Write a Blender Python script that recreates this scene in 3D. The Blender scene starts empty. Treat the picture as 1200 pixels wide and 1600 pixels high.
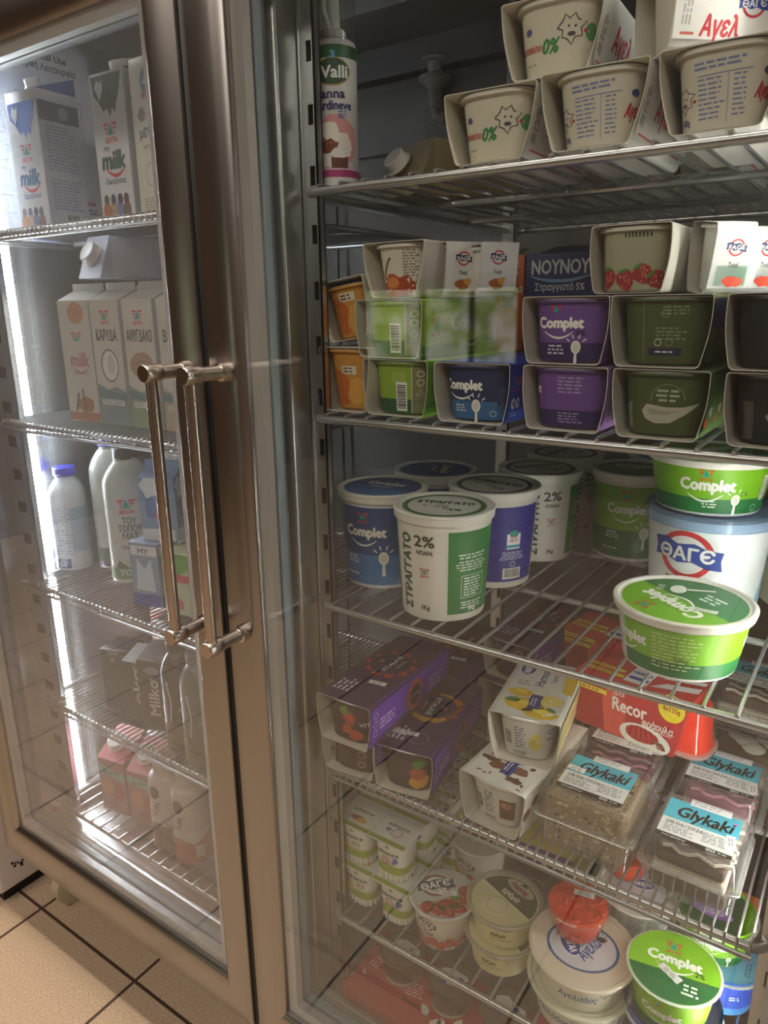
import bpy, math, random
from mathutils import Vector, Matrix
from mathutils.geometry import tessellate_polygon
PI = math.pi
S = bpy.context.scene
COL = S.collection

def srgb(h):
    h = h.lstrip('#')
    c = [int(h[i:i+2], 16)/255 for i in (0, 2, 4)]
    return tuple((x/12.92 if x <= .04045 else ((x+.055)/1.055)**2.4) for x in c)

# ------------------------------------------------------------------ camera, world, lights, exposure
F_PX = 1135.93
YAW, PITCH, ROLL = -0.60585994, 0.27550425, 0.01229093
cam_d = bpy.data.cameras.new('camera')
cam_d.sensor_fit = 'VERTICAL'; cam_d.sensor_height = 36.0; cam_d.lens = F_PX/1600*36.0
cam_d.clip_start = .02
cam = bpy.data.objects.new('camera', cam_d); COL.objects.link(cam)
_cy, _sy, _cp, _sp, _cr, _sr = math.cos(YAW), math.sin(YAW), math.cos(PITCH), math.sin(PITCH), math.cos(ROLL), math.sin(ROLL)
_f = Vector((_sy*_cp, _cy*_cp, -_sp)); _rt = Vector((_cy, -_sy, 0)); _dn = _f.cross(_rt)
_r2 = _rt*_cr + _dn*_sr; _d2 = -_rt*_sr + _dn*_cr
cam.matrix_world = Matrix(((_r2.x, -_d2.x, -_f.x, 0), (_r2.y, -_d2.y, -_f.y, 0), (_r2.z, -_d2.z, -_f.z, 1.30), (0, 0, 0, 1)))
S.camera = cam

W = bpy.data.worlds.new('shop_air'); S.world = W; W.use_nodes = True
W.node_tree.nodes['Background'].inputs[0].default_value = (1.0, .86, .74, 1)
W.node_tree.nodes['Background'].inputs[1].default_value = .22

def area(name, loc, rot, sx, sy, power, col):
    l = bpy.data.lights.new(name, 'AREA'); l.shape = 'RECTANGLE'; l.size = sx; l.size_y = sy
    l.energy = power; l.color = col
    o = bpy.data.objects.new(name, l); COL.objects.link(o); o.location = loc; o.rotation_euler = rot
    return o
area('ceiling_lamp_light', (-1.2, .60, 2.74), (0, 0, 0), 3.0, .12, 62, (1.0, .88, .74))
area('ceiling_lamp_light', (-.9, -1.1, 2.72), (0, 0, 0), 2.4, .5, 42, (1.0, .88, .76))
area('ceiling_lamp_light', (1.4, -1.6, 2.72), (0, 0, 0), 1.6, .5, 36, (1.0, .90, .80))
LED_STRENGTH = 70.0
S.view_settings.view_transform = 'Standard'; S.view_settings.look = 'None'
S.view_settings.gamma = 1.0; S.view_settings.use_curve_mapping = False
S.view_settings.exposure = -0.12
S.cycles.transparent_max_bounces = 40
S.cycles.max_bounces = 12
S.cycles.glossy_bounces = 8
S.cycles.sample_clamp_indirect = 30.0

# ------------------------------------------------------------------ materials
_m = {}
def mat(name, col, rough=.5, metal=0.0, noise=0.0, scale=(40, 40, 40), bump=0.0, spec=.5, emit=0.0, sss=0.0, col2=None, bscale=None, trans=0.0, aniso=0.0):
    if name in _m: return _m[name]
    m = bpy.data.materials.new(name); m.use_nodes = True; _m[name] = m
    nt = m.node_tree; b = nt.nodes['Principled BSDF']
    c = srgb(col) if isinstance(col, str) else col
    b.inputs['Base Color'].default_value = (*c, 1); b.inputs['Roughness'].default_value = rough
    b.inputs['Metallic'].default_value = metal; b.inputs['Specular IOR Level'].default_value = spec
    if aniso: b.inputs['Anisotropic'].default_value = aniso
    if emit:
        b.inputs['Emission Color'].default_value = (*c, 1); b.inputs['Emission Strength'].default_value = emit
    if sss:
        b.inputs['Subsurface Weight'].default_value = sss; b.inputs['Subsurface Radius'].default_value = (.01, .01, .01)
    if noise or bump or col2:
        tc = nt.nodes.new('ShaderNodeTexCoord'); mp = nt.nodes.new('ShaderNodeMapping'); nz = nt.nodes.new('ShaderNodeTexNoise')
        mp.inputs['Scale'].default_value = scale; nz.inputs['Detail'].default_value = 5
        nt.links.new(tc.outputs['Object'], mp.inputs[0]); nt.links.new(mp.outputs[0], nz.inputs['Vector'])
        if noise or col2:
            r = nt.nodes.new('ShaderNodeValToRGB')
            r.color_ramp.elements[0].position = .35; r.color_ramp.elements[1].position = .65
            c2 = srgb(col2) if col2 else tuple(x*(1-noise) for x in c)
            r.color_ramp.elements[0].color = (*c2, 1); r.color_ramp.elements[1].color = (*c, 1)
            nt.links.new(nz.outputs['Fac'], r.inputs[0]); nt.links.new(r.outputs[0], b.inputs['Base Color'])
        if bump:
            bp = nt.nodes.new('ShaderNodeBump'); bp.inputs['Strength'].default_value = bump; bp.inputs['Distance'].default_value = .002
            nt.links.new(nz.outputs['Fac'], bp.inputs['Height']); nt.links.new(bp.outputs[0], b.inputs['Normal'])
    return m

def P(h, rough=.45):      # printed ink, card or coloured plastic
    return mat('print_%s_%d' % (h.lstrip('#'), int(rough*100)), h, rough)

def clear(name, tint, rough=.05, ior=1.45, film=0.0, film_col=(1, 1, 1), facing=None):
    """thin clear sheet: transparent, with Fresnel reflection and an optional faint film (dust, glare veil, highlights)"""
    if name in _m: return _m[name]
    m = bpy.data.materials.new(name); m.use_nodes = True; _m[name] = m
    nt = m.node_tree; nt.nodes.clear()
    out = nt.nodes.new('ShaderNodeOutputMaterial'); tr = nt.nodes.new('ShaderNodeBsdfTransparent'); gl = nt.nodes.new('ShaderNodeBsdfGlossy')
    tr.inputs[0].default_value = (*tint, 1); gl.inputs['Roughness'].default_value = rough
    fr = nt.nodes.new('ShaderNodeFresnel'); ge = nt.nodes.new('ShaderNodeNewGeometry'); io = nt.nodes.new('ShaderNodeMapRange')
    io.inputs[3].default_value = ior; io.inputs[4].default_value = 1/ior          # same air-side reflectance on both faces of the sheet
    nt.links.new(ge.outputs['Backfacing'], io.inputs[0]); nt.links.new(io.outputs[0], fr.inputs['IOR'])
    mx = nt.nodes.new('ShaderNodeMixShader'); nt.links.new(fr.outputs[0], mx.inputs[0])
    base = tr
    if film:
        df = nt.nodes.new('ShaderNodeBsdfDiffuse'); df.inputs[0].default_value = (*film_col, 1)
        tl = nt.nodes.new('ShaderNodeBsdfTranslucent'); tl.inputs[0].default_value = (*film_col, 1); m3 = nt.nodes.new('ShaderNodeMixShader'); m3.inputs[0].default_value = .5
        nt.links.new(df.outputs[0], m3.inputs[1]); nt.links.new(tl.outputs[0], m3.inputs[2])
        m2 = nt.nodes.new('ShaderNodeMixShader'); m2.inputs[0].default_value = film
        nt.links.new(tr.outputs[0], m2.inputs[1]); nt.links.new(m3.outputs[0], m2.inputs[2]); base = m2
    nt.links.new(base.outputs[0], mx.inputs[1]); nt.links.new(gl.outputs[0], mx.inputs[2]); nt.links.new(mx.outputs[0], out.inputs[0])
    return m

STEEL = mat('brushed_steel_door', (.37, .35, .335), .30, 1.0, bump=.06, scale=(300, 300, 3))
STEELH = mat('satin_steel_handle', (.52, .46, .42), .26, 1.0)
STEELB = mat('brushed_steel_body', (.33, .32, .31), .36, 1.0, bump=.05, scale=(200, 200, 3))
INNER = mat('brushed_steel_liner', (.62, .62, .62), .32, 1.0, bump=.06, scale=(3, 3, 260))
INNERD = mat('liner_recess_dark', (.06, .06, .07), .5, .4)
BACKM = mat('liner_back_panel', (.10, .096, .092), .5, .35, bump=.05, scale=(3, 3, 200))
ALU = mat('spacer_aluminium', (.80, .80, .78), .34, 1.0, bump=.9, scale=(700, 700, 700))
GASK = mat('grey_gasket', '#5f676d', .5)
GASKL = mat('light_door_liner', '#8d979f', .45)
BLACK = mat('black_rubber', '#0b0b0c', .6)
WIRE = mat('coated_wire', (.50, .50, .51), .28, .85)
GLASS = clear('door_glass', (.965, .975, .97), .0, 1.40, film=.004, film_col=(1, 1, 1))
GLASSL = clear('glare_veil_glass', (.97, .975, .975), .0, 1.52, film=.038, film_col=(1, 1, 1))  # heavier film puts the milky glare of the light strip into the pane
PET = clear('clear_pet_box', (.94, .95, .95), .05, 1.55, film=.07)  # faint white film stands in for highlights on the plastic
PETE = clear('clear_pet_folded_edge', (.90, .91, .91), .08, 1.6, film=.15)  # stronger film paints in the whitish highlights along the edges
PETC = clear('clear_pet_cap', (.82, .84, .85), .08, 1.5, film=.05)
WHITEP = mat('white_plastic', '#e6e4de', .35, sss=.0)
CARD = mat('white_card', '#dcd8d0', .6)
CARDIN = mat('raw_card_inside', '#c9c2b6', .75)
FOIL = mat('foil_lid', (.72, .72, .72), .3, .6)

def led_mat(k=1.0, c=(1.0, .97, .88)):
    m = bpy.data.materials.new('led_strip_diodes'); m.use_nodes = True
    nt = m.node_tree; b = nt.nodes['Principled BSDF']
    tc = nt.nodes.new('ShaderNodeTexCoord'); sp = nt.nodes.new('ShaderNodeSeparateXYZ'); nt.links.new(tc.outputs['Object'], sp.inputs[0])
    mu = nt.nodes.new('ShaderNodeMath'); mu.operation = 'MULTIPLY'; mu.inputs[1].default_value = 2*PI/.0094
    sn = nt.nodes.new('ShaderNodeMath'); sn.operation = 'SINE'
    nt.links.new(sp.outputs[2], mu.inputs[0]); nt.links.new(mu.outputs[0], sn.inputs[0])
    mr = nt.nodes.new('ShaderNodeMapRange'); mr.inputs[1].default_value = -.2; mr.inputs[2].default_value = .6
    mr.inputs[3].default_value = LED_STRENGTH*.12*k; mr.inputs[4].default_value = LED_STRENGTH*1.9*k
    nt.links.new(sn.outputs[0], mr.inputs[0]); nt.links.new(mr.outputs[0], b.inputs['Emission Strength'])
    b.inputs['Emission Color'].default_value = (*c, 1); b.inputs['Base Color'].default_value = (.8, .8, .8, 1)
    return m
LED = led_mat(.78); LED_LEFT = led_mat(1.6, (.90, .97, 1.0))

# ------------------------------------------------------------------ mesh builder
class MB:
    def __init__(s): s.v = []; s.f = []; s.fm = []; s.mats = []; s.T = None
    def mi(s, m):
        if m not in s.mats: s.mats.append(m)
        return s.mats.index(m)
    def add(s, vs, fs, m):
        o = len(s.v); k = s.mi(m)
        if s.T is not None: vs = [s.T @ Vector(p) for p in vs]
        s.v.extend([tuple(p) for p in vs]); s.f.extend([tuple(i+o for i in f) for f in fs]); s.fm.extend([k]*len(fs))
    def loft(s, rings, m, c0=True, c1=True, closed=True):
        n = len(rings[0]); vs = [p for r in rings for p in r]; fs = []
        for i in range(len(rings)-1):
            for j in range(n if closed else n-1):
                a = i*n+j; b = i*n+(j+1) % n
                fs.append((a, b, b+n, a+n))
        if c0: fs.append(tuple(reversed(range(n))))
        if c1: fs.append(tuple(range((len(rings)-1)*n, len(rings)*n)))
        s.add(vs, fs, m)
    def box(s, x0, x1, y0, y1, z0, z1, m, r=0.0, n=3):
        if r <= 0:
            s.add([(x0, y0, z0), (x1, y0, z0), (x1, y1, z0), (x0, y1, z0), (x0, y0, z1), (x1, y0, z1), (x1, y1, z1), (x0, y1, z1)],
                  [(3, 2, 1, 0), (4, 5, 6, 7), (0, 1, 5, 4), (1, 2, 6, 5), (2, 3, 7, 6), (3, 0, 4, 7)], m); return
        cx, cy, w, d = (x0+x1)/2, (y0+y1)/2, x1-x0, y1-y0
        rings = []
        for z, e in ((z0, r), (z0+r*.3, r*.3), (z0+r, 0), (z1-r, 0), (z1-r*.3, r*.3), (z1, r)):
            rings.append([(cx+a, cy+b, z) for a, b in rrect(w-2*e, d-2*e, max(r-e, r*.2), n)])
        s.loft(rings, m)
    def lathe(s, prof, m, n=40, c=(0, 0, 0), c0=False, c1=False, sup=2.0):
        rings = []
        for r, z in prof:
            rings.append([(c[0]+r*a, c[1]+r*b, c[2]+z) for a, b in circ(n, sup)])
        s.loft(rings, m, c0, c1)
    def tube(s, pts, r, m, n=8, cap=True, closed=False):
        pts = [Vector(p) for p in pts]; rings = []; N = len(pts)
        up = None
        for i, p in enumerate(pts):
            if closed: d = (pts[(i+1) % N]-pts[i-1])
            else: d = (pts[min(i+1, N-1)]-pts[max(i-1, 0)])
            d.normalize()
            if up is None:
                up = Vector((0, 0, 1)) if abs(d.z) < .9 else Vector((1, 0, 0))
            a = d.cross(up).normalized(); b = a.cross(d).normalized(); up = b
            rr = r[i] if isinstance(r, (list, tuple)) else r
            rings.append([p+(a*math.cos(2*PI*j/n)+b*math.sin(2*PI*j/n))*rr for j in range(n)])
        if closed: rings.append(rings[0]); s.loft(rings, m, False, False)
        else: s.loft(rings, m, cap, cap)
    def build(s, name, parent=None, smooth=38, loc=None):
        me = bpy.data.meshes.new(name); me.from_pydata(s.v, [], s.f)
        for m in s.mats: me.materials.append(m)
        me.polygons.foreach_set('material_index', s.fm)
        if smooth:
            me.polygons.foreach_set('use_smooth', [True]*len(s.f)); me.update()
            try: me.set_sharp_from_angle(angle=math.radians(smooth))
            except Exception: pass
        me.update()
        o = bpy.data.objects.new(name, me); COL.objects.link(o)
        if parent: o.parent = parent
        if loc: o.location = loc
        return o

def circ(n, sup=2.0):
    out = []
    for j in range(n):
        t = 2*PI*j/n; c, q = math.cos(t), math.sin(t)
        k = (abs(c)**sup+abs(q)**sup)**(-1/sup)
        out.append((c*k, q*k))
    return out
def rrect(w, d, r, n=4):
    r = min(r, w/2-1e-5, d/2-1e-5); out = []
    for cx, cy, a0 in ((w/2-r, d/2-r, 0), (-w/2+r, d/2-r, PI/2), (-w/2+r, -d/2+r, PI), (w/2-r, -d/2+r, 1.5*PI)):
        for k in range(n+1):
            a = a0+PI/2*k/n; out.append((cx+r*math.cos(a), cy+r*math.sin(a)))
    return out

def thing(name, label, cat, loc=(0, 0, 0), rz=0.0, group=None, rx=0.0, ry=0.0):
    o = bpy.data.objects.new(name, None); COL.objects.link(o); o.empty_display_size = .02
    o.location = loc; o.rotation_euler = (math.radians(rx), math.radians(ry), math.radians(rz))
    o['label'] = label; o['category'] = cat
    if group: o['group'] = group
    return o
def tag(o, label=None, cat=None, group=None, kind=None):
    if label: o['label'] = label
    if cat: o['category'] = cat
    if group: o['group'] = group
    if kind: o['kind'] = kind
    return o

# ------------------------------------------------------------------ glyphs and printed decoration
_g = {}
def glyphs(body):
    if body in _g: return _g[body]
    c = bpy.data.curves.new('t', 'FONT'); c.body = body; c.resolution_u = 2; c.fill_mode = 'FRONT'
    o = bpy.data.objects.new('t', c); COL.objects.link(o)
    dg = bpy.context.evaluated_depsgraph_get(); me = o.evaluated_get(dg).to_mesh()
    vs = [(v.co.x, v.co.y) for v in me.vertices]; fs = [tuple(p.vertices) for p in me.polygons]
    o.evaluated_get(dg).to_mesh_clear(); bpy.data.objects.remove(o); bpy.data.curves.remove(c)
    if not vs: vs = [(0, 0)]
    x0 = min(a for a, b in vs); x1 = max(a for a, b in vs); y0 = min(b for a, b in vs); y1 = max(b for a, b in vs)
    _g[body] = (vs, fs, x0, x1, y0, y1); return _g[body]

def flat(O, U, V):
    O, U, V = Vector(O), Vector(U).normalized(), Vector(V).normalized(); N = U.cross(V)
    return lambda u, v, h: O+U*u+V*v+N*h
def cone(rb, rt, H, th0=0.0, sup=2.0, z0=0.0, R=None):
    """u runs along the girth to the right as seen from outside; th0 degrees from -Y towards +X"""
    Rm = R or (rb+rt)/2; t0 = math.radians(th0)
    def f(u, v, h):
        t = t0+u/Rm; r = rb+(rt-rb)*v/H
        a, b = math.sin(t), -math.cos(t)
        k = (abs(a)**sup+abs(b)**sup)**(-1/sup)
        return Vector((a*(r*k+h), b*(r*k+h), z0+v))
    return f

class D:
    """collects printed shapes in (u, v) metres and lays them on a surface"""
    def __init__(s, mb, f, ml=.012, base=.00032, A=None, lay=0):
        s.mb = mb; s.f = f; s.ml = ml; s.base = base; s.clip = None; s.A = A or (1, 0, 0, 0, 1, 0); s.lay = lay
    def at(s, u, v, rot=0, sc=1.0, lay=0, sx=1.0):
        c, q = math.cos(math.radians(rot))*sc, math.sin(math.radians(rot))*sc
        a, b, e, d, g, h = s.A
        m = (c*sx, -q, u, q*sx, c, v)
        n = D(s.mb, s.f, s.ml, s.base, (a*m[0]+b*m[3], a*m[1]+b*m[4], a*m[2]+b*m[5]+e, d*m[0]+g*m[3], d*m[1]+g*m[4], d*m[2]+g*m[5]+h), s.lay+lay); n.clip = s.clip; return n
    def tris(s, pts, tr, col, lay):
        a, b, e, d, g, h = s.A
        P2 = [(a*u+b*v+e, d*u+g*v+h) for u, v in pts]; tr = list(tr); out = []
        if s.clip: P2 = [(min(max(u, s.clip[0]), s.clip[1]), min(v, s.clip[2])) for u, v in P2]
        flip = (a*g-b*d) < 0
        while tr:
            t = tr.pop()
            if s.ml:
                best = 0; bi = 0
                for i in range(3):
                    p, q = P2[t[i]], P2[t[(i+1) % 3]]
                    l = (p[0]-q[0])**2+(p[1]-q[1])**2
                    if l > best: best = l; bi = i
                if best > s.ml**2:
                    i, j, k = t[bi], t[(bi+1) % 3], t[(bi+2) % 3]
                    P2.append(((P2[i][0]+P2[j][0])/2, (P2[i][1]+P2[j][1])/2)); n = len(P2)-1
                    tr += [(i, n, k), (n, j, k)]; continue
            out.append(tuple(reversed(t)) if flip else t)
        hh = s.base+(lay+s.lay)*.00012
        s.mb.add([s.f(u, v, hh) for u, v in P2], out, P(col) if isinstance(col, str) else col)
    def poly(s, pts, col, lay=1):
        tr = [tuple(t) for t in tessellate_polygon([[Vector((u, v, 0)) for u, v in pts]])]
        o = []
        for t in tr:
            p, q, r = (pts[i] for i in t)
            ar = (q[0]-p[0])*(r[1]-p[1])-(r[0]-p[0])*(q[1]-p[1])
            o.append(t if ar > 0 else (t[0], t[2], t[1]))
        s.tris(pts, o, col, lay)
    def rect(s, u0, v0, u1, v1, col, lay=0): s.tris([(u0, v0), (u1, v0), (u1, v1), (u0, v1)], [(0, 1, 2), (0, 2, 3)], col, lay)
    def ell(s, u, v, ru, rv, col, lay=1, rot=0, n=20, a0=0, a1=360):
        c, q = math.cos(math.radians(rot)), math.sin(math.radians(rot)); pts = [(u, v)]
        m = n if a1-a0 == 360 else n+1
        for i in range(m):
            t = math.radians(a0+(a1-a0)*i/n); x, y = ru*math.cos(t), rv*math.sin(t)
            pts.append((u+x*c-y*q, v+x*q+y*c))
        s.tris(pts, [(0, i, i % m+1) for i in range(1, m if m == n+1 else m+1)], col, lay)
    def ring(s, u, v, r, w, col, lay=1, n=28, a0=0, a1=360, asp=1.0):
        pts = []
        for i in range(n+1):
            t = math.radians(a0+(a1-a0)*i/n)
            pts += [(u+(r-w/2)*math.cos(t), v+(r-w/2)*asp*math.sin(t)), (u+(r+w/2)*math.cos(t), v+(r+w/2)*asp*math.sin(t))]
        tr = []
        for i in range(n): tr += [(2*i, 2*i+1, 2*i+3), (2*i, 2*i+3, 2*i+2)]
        s.tris(pts, tr, col, lay)
    def stroke(s, pts, w, col, lay=2):
        P2 = []; n = len(pts)
        for i, (u, v) in enumerate(pts):
            du = pts[min(i+1, n-1)][0]-pts[max(i-1, 0)][0]; dv = pts[min(i+1, n-1)][1]-pts[max(i-1, 0)][1]
            l = math.hypot(du, dv) or 1; ww = (w[i] if isinstance(w, (list, tuple)) else w)/2
            P2 += [(u+dv/l*ww, v-du/l*ww), (u-dv/l*ww, v+du/l*ww)]
        tr = []
        for i in range(n-1): tr += [(2*i, 2*i+2, 2*i+3), (2*i, 2*i+3, 2*i+1)]
        s.tris(P2, tr, col, lay)
    def text(s, body, u, v, h, w=None, col='#ffffff', lay=2, bold=0.0, anchor='c', slant=0.0):
        vs, fs, x0, x1, y0, y1 = glyphs(body)
        k = h/.72 if w is None else None
        kx = k if w is None else w/max(x1-x0, 1e-6); ky = h/.72
        W_ = (x1-x0)*kx; ox = {'c': -W_/2, 'l': 0, 'r': -W_}[anchor]
        offs = [(0, 0)] if not bold else [(-bold*h, 0), (bold*h, 0), (0, -bold*h), (0, bold*h)]
        tr = []
        for f in fs:
            for i in range(1, len(f)-1): tr.append((f[0], f[i], f[i+1]))
        for i, (du, dv) in enumerate(offs):
            s.tris([(u+ox+(a-x0)*kx+du+slant*b*ky, v+b*ky-h/2+dv) for a, b in vs], tr, col, lay+i*.2)
    def micro(s, u, v, w, rows, pitch, col, lay=2, seed=1, fill=.5, center=False):
        rnd = random.Random(seed)
        for r in range(rows):
            ww = w*rnd.uniform(.72, 1.0); x = u+((w-ww)/2 if center else 0); e = x+ww; y = v-r*pitch
            while x < e:
                l = min(rnd.uniform(.8, 2.6)*pitch, e-x)
                s.rect(x, y-pitch*fill/2, x+l, y+pitch*fill/2, col, lay); x += l+pitch*.45
    def barcode(s, u, v, w, h, lay=1, bg='#e8e6e0', vert=False, seed=3):
        s.rect(u, v, u+w, v+h, bg, lay); rnd = random.Random(seed); L_ = (h if vert else w); x = L_*.08
        while x < L_*.9:
            b = rnd.choice((.012, .02, .034))*L_
            if vert: s.rect(u+w*.1, v+x, u+w*.9, v+x+b, '#17171a', lay+1)
            else: s.rect(u+x, v+h*.16, u+x+b, v+h*.92, '#17171a', lay+1)
            x += b+rnd.choice((.016, .03))*L_
    def blob(s, u, v, ru, rv, col, lay=1, seed=0, n=14, j=.16, rot=0):
        rnd = random.Random(seed); c, q = math.cos(math.radians(rot)), math.sin(math.radians(rot)); pts = []
        for i in range(n):
            t = 2*PI*i/n; k = 1+rnd.uniform(-j, j); x, y = ru*k*math.cos(t), rv*k*math.sin(t)
            pts.append((u+x*c-y*q, v+x*q+y*c))
        s.poly(pts, col, lay)

# logos and pictures found on the packs
def delta(d, u, v, s, word=True):
    d = d.at(u, v, 0, s)
    d.poly([(-.24, -.28), (.24, -.28), (0, .28)], '#1fa39a', 2)
    for k, (i, o) in enumerate(((.13, .50), (.20, .42), (.27, .36))):
        y = .22-k*.19
        for q in (-1, 1):
            a, b = (q*i, q*o) if q > 0 else (q*o, q*i)
            d.rect(a, y-.055, b, y+.055, '#d9353a', 1)
    if word: d.text('ΔΕΛΤΑ', 0, -.50, .22, .9, '#d9353a', 2, .05)
def ribbon(d, u, v, s, word, ring='#c8303a', navy='#27408f', rot=0, arc=True):
    d = d.at(u, v, rot, s)
    if arc:
        d.ring(0, 0, .36, .085, ring, 1, asp=.95); d.ring(0, 0, .27, .05, '#e8e6e2', 1, asp=.95)
    pts = [(-.52, .20), (-.3, .24), (-.12, .16), (.12, .20), (.3, .12), (.52, .10), (.49, -.04), (.52, -.2), (.3, -.18), (.1, -.10), (-.12, -.14), (-.3, -.06), (-.52, -.1), (-.49, .05)]
    d.poly(pts, navy, 2)
    d.text(word, 0, .02, .2, .8, '#f4f4f2', 4, .05)
def spoon(d, u, v, s, col='#eceae4', rays=True):
    d = d.at(u, v, 0, s)
    d.ell(0, 0, .30, .40, col, 2, n=18); d.poly([(-.07, -.3), (.07, -.3), (.11, -1.1), (-.11, -1.1)], col, 2)
    d.ell(0, 0, .2, .28, '#d6d4cc', 3, n=14)
    if rays:
        for a in (-50, -18, 18, 50):
            t = math.radians(a); d.stroke([(math.sin(t)*.5, math.cos(t)*.55), (math.sin(t)*.75, math.cos(t)*.8)], .07, col, 2)
def smile(d, u, v, w, col='#f2f2ee', t=.07, k=.22):
    d.stroke([(u+w*(i/10-.5), v-w*k*(1-(2*i/10-1)**2)) for i in range(11)], [w*t*(.3+.7*math.sin(PI*i/10)) for i in range(11)], col, 2)
def complet(d, u, v, w, col='#f2f2ee'):
    d.text('Complet', u, v, w*.235, w, col, 2, .07); smile(d, u-w*.04, v-w*.2, w*.66, col)
def badge(d, u, v, s, rot=0, word='МЕВГАΛ', col='#1f3f96'):
    d = d.at(u, v, rot, s)
    d.ell(0, 0, .56, .34, '#e9e9ee', 2, n=24); d.ell(0, 0, .52, .30, col, 3, n=24); d.text(word, 0, 0, .24, .8, '#f4f4f4', 4, .05)
def berry(d, u, v, s, seed=0, rot=0, col='#b3262c', dark='#7e171e'):
    d = d.at(u, v, rot, s)
    d.poly([(0, -.5), (.28, -.22), (.40, .1), (.3, .36), (0, .42), (-.3, .36), (-.40, .1), (-.28, -.22)], col, 2)
    rnd = random.Random(seed)
    for i in range(9): d.ell(rnd.uniform(-.24, .24), rnd.uniform(-.2, .28), .03, .045, '#d9a45a', 3, n=6)
    d.poly([(-.1, -.38), (.12, -.34), (.3, -.1), (.1, -.2)], dark, 2)
    for a in (-70, -35, 0, 35, 70):
        t = math.radians(a); d.poly([(0, .34), (.1*math.cos(t)+.16*math.sin(t), .34+.1), (math.sin(t)*.36, .34+.2*math.cos(t)), (-.1*math.cos(t)+.1*math.sin(t), .42)], '#4f8a35', 3)
def leaf(d, u, v, l, w, rot, col='#4f8a35'):
    d = d.at(u, v, rot); d.poly([(0, 0), (l*.3, w*.5), (l*.7, w*.42), (l, 0), (l*.7, -w*.42), (l*.3, -w*.5)], col, 3)
def lemon(d, u, v, s, half=False):
    d = d.at(u, v, 0, s)
    if half:
        d.ell(0, 0, .5, .42, '#e3b61d', 2, n=24); d.ell(0, 0, .45, .37, '#f5efb8', 3, n=24)
        for k in range(9):
            t = 2*PI*k/9; t2 = 2*PI*(k+.82)/9
            d.poly([(.05*math.cos((t+t2)/2), .04*math.sin((t+t2)/2)), (.4*math.cos(t), .32*math.sin(t)), (.4*math.cos(t2), .32*math.sin(t2))], '#e8c93a', 4)
    else:
        d.poly([(-.6, 0), (-.4, .25), (0, .38), (.4, .25), (.6, .02), (.4, -.26), (0, -.38), (-.4, -.26)], '#e5bd1f', 2)
        d.blob(.05, .1, .3, .14, '#f2dc55', 3, 4)
def cow(d, u, v, s, col='#55505a'):
    d = d.at(u, v, 0, s)
    pts = [(-.5, .1), (-.3, .3), (-.22, .5), (-.08, .36), (.1, .5), (.2, .3), (.48, .22), (.3, .02), (.36, -.22), (.12, -.26), (.02, -.5), (-.14, -.3), (-.32, -.22), (-.3, 0), (-.5, .1)]
    d.stroke(pts, .05, col, 2); d.ell(-.1, .12, .04, .05, col, 2, n=8); d.ell(.12, .1, .04, .05, col, 2, n=8); d.ell(0, -.14, .14, .08, col, 2, n=10)
    d.ell(.46, -.06, .07, .07, '#b8433f', 2, n=8)
def sticker(d, u, v, rot=0, w=.022, h=.010):
    d = d.at(u, v, rot, 1, 6)
    p = [(-w/2, -h/2)]
    for i in range(1, 7): p.append((-w/2+w*i/7, -h/2+(h*.07 if i % 2 else 0)))
    p += [(w/2, -h/2), (w/2, h/2)]
    for i in range(6, 0, -1): p.append((-w/2+w*i/7, h/2-(h*.07 if i % 2 else 0)))
    p += [(-w/2, h/2)]
    d.poly(p, '#e6e4e2', 1); d.micro(-w*.3, h*.12, w*.6, 2, h*.3, '#9a9698', 2, 5)
# ------------------------------------------------------------------ the room
def structure(o): o['kind'] = 'structure'; return o
def tile_mat():
    m = bpy.data.materials.new('floor_tiles'); m.use_nodes = True; nt = m.node_tree; b = nt.nodes['Principled BSDF']
    tc = nt.nodes.new('ShaderNodeTexCoord'); mp = nt.nodes.new('ShaderNodeMapping'); br = nt.nodes.new('ShaderNodeTexBrick')
    mp.inputs['Location'].default_value = (1.408, -.655, 0)
    br.offset = 0; br.inputs['Scale'].default_value = 1.0; br.inputs['Mortar Size'].default_value = .0035; br.inputs['Mortar Smooth'].default_value = .1
    br.inputs['Brick Width'].default_value = .33; br.inputs['Row Height'].default_value = .33
    nz = nt.nodes.new('ShaderNodeTexNoise'); nz.inputs['Scale'].default_value = 260; nz.inputs['Detail'].default_value = 4
    r = nt.nodes.new('ShaderNodeValToRGB'); r.color_ramp.elements[0].color = (*srgb('#b09880'), 1); r.color_ramp.elements[1].color = (*srgb('#d0b89c'), 1)
    r.color_ramp.elements[0].position = .35; r.color_ramp.elements[1].position = .65
    nt.links.new(tc.outputs['Object'], mp.inputs[0]); nt.links.new(mp.outputs[0], br.inputs[0]); nt.links.new(tc.outputs['Object'], nz.inputs[0])
    nt.links.new(nz.outputs['Fac'], r.inputs[0]); nt.links.new(r.outputs[0], br.inputs['Color1']); nt.links.new(r.outputs[0], br.inputs['Color2'])
    br.inputs['Mortar'].default_value = (*srgb('#4a382d'), 1)
    nt.links.new(br.outputs['Color'], b.inputs['Base Color']); b.inputs['Roughness'].default_value = .55
    return m
RX0, RX1, RY0, RY1, RZ = -4.2, 3.0, -3.6, 1.62, 2.8
def slab(name, a, m):
    mb = MB(); mb.box(*a, m); return structure(mb.build(name, smooth=0))
slab('floor', (RX0, RX1, RY0, RY1, -.05, 0), tile_mat())
slab('ceiling', (RX0, RX1, RY0, RY1, RZ, RZ+.05), mat('ceiling_paint', '#8f8a82', .8))
slab('wall_back', (RX0, RX1, RY1, RY1+.06, 0, RZ), mat('back_wall_paint', '#8a7d70', .8))
slab('wall_left', (RX0-.06, RX0, RY0, RY1, 0, RZ), mat('side_wall_wood', '#6a4d38', .6, noise=.3, scale=(3, 3, 30)))
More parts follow.
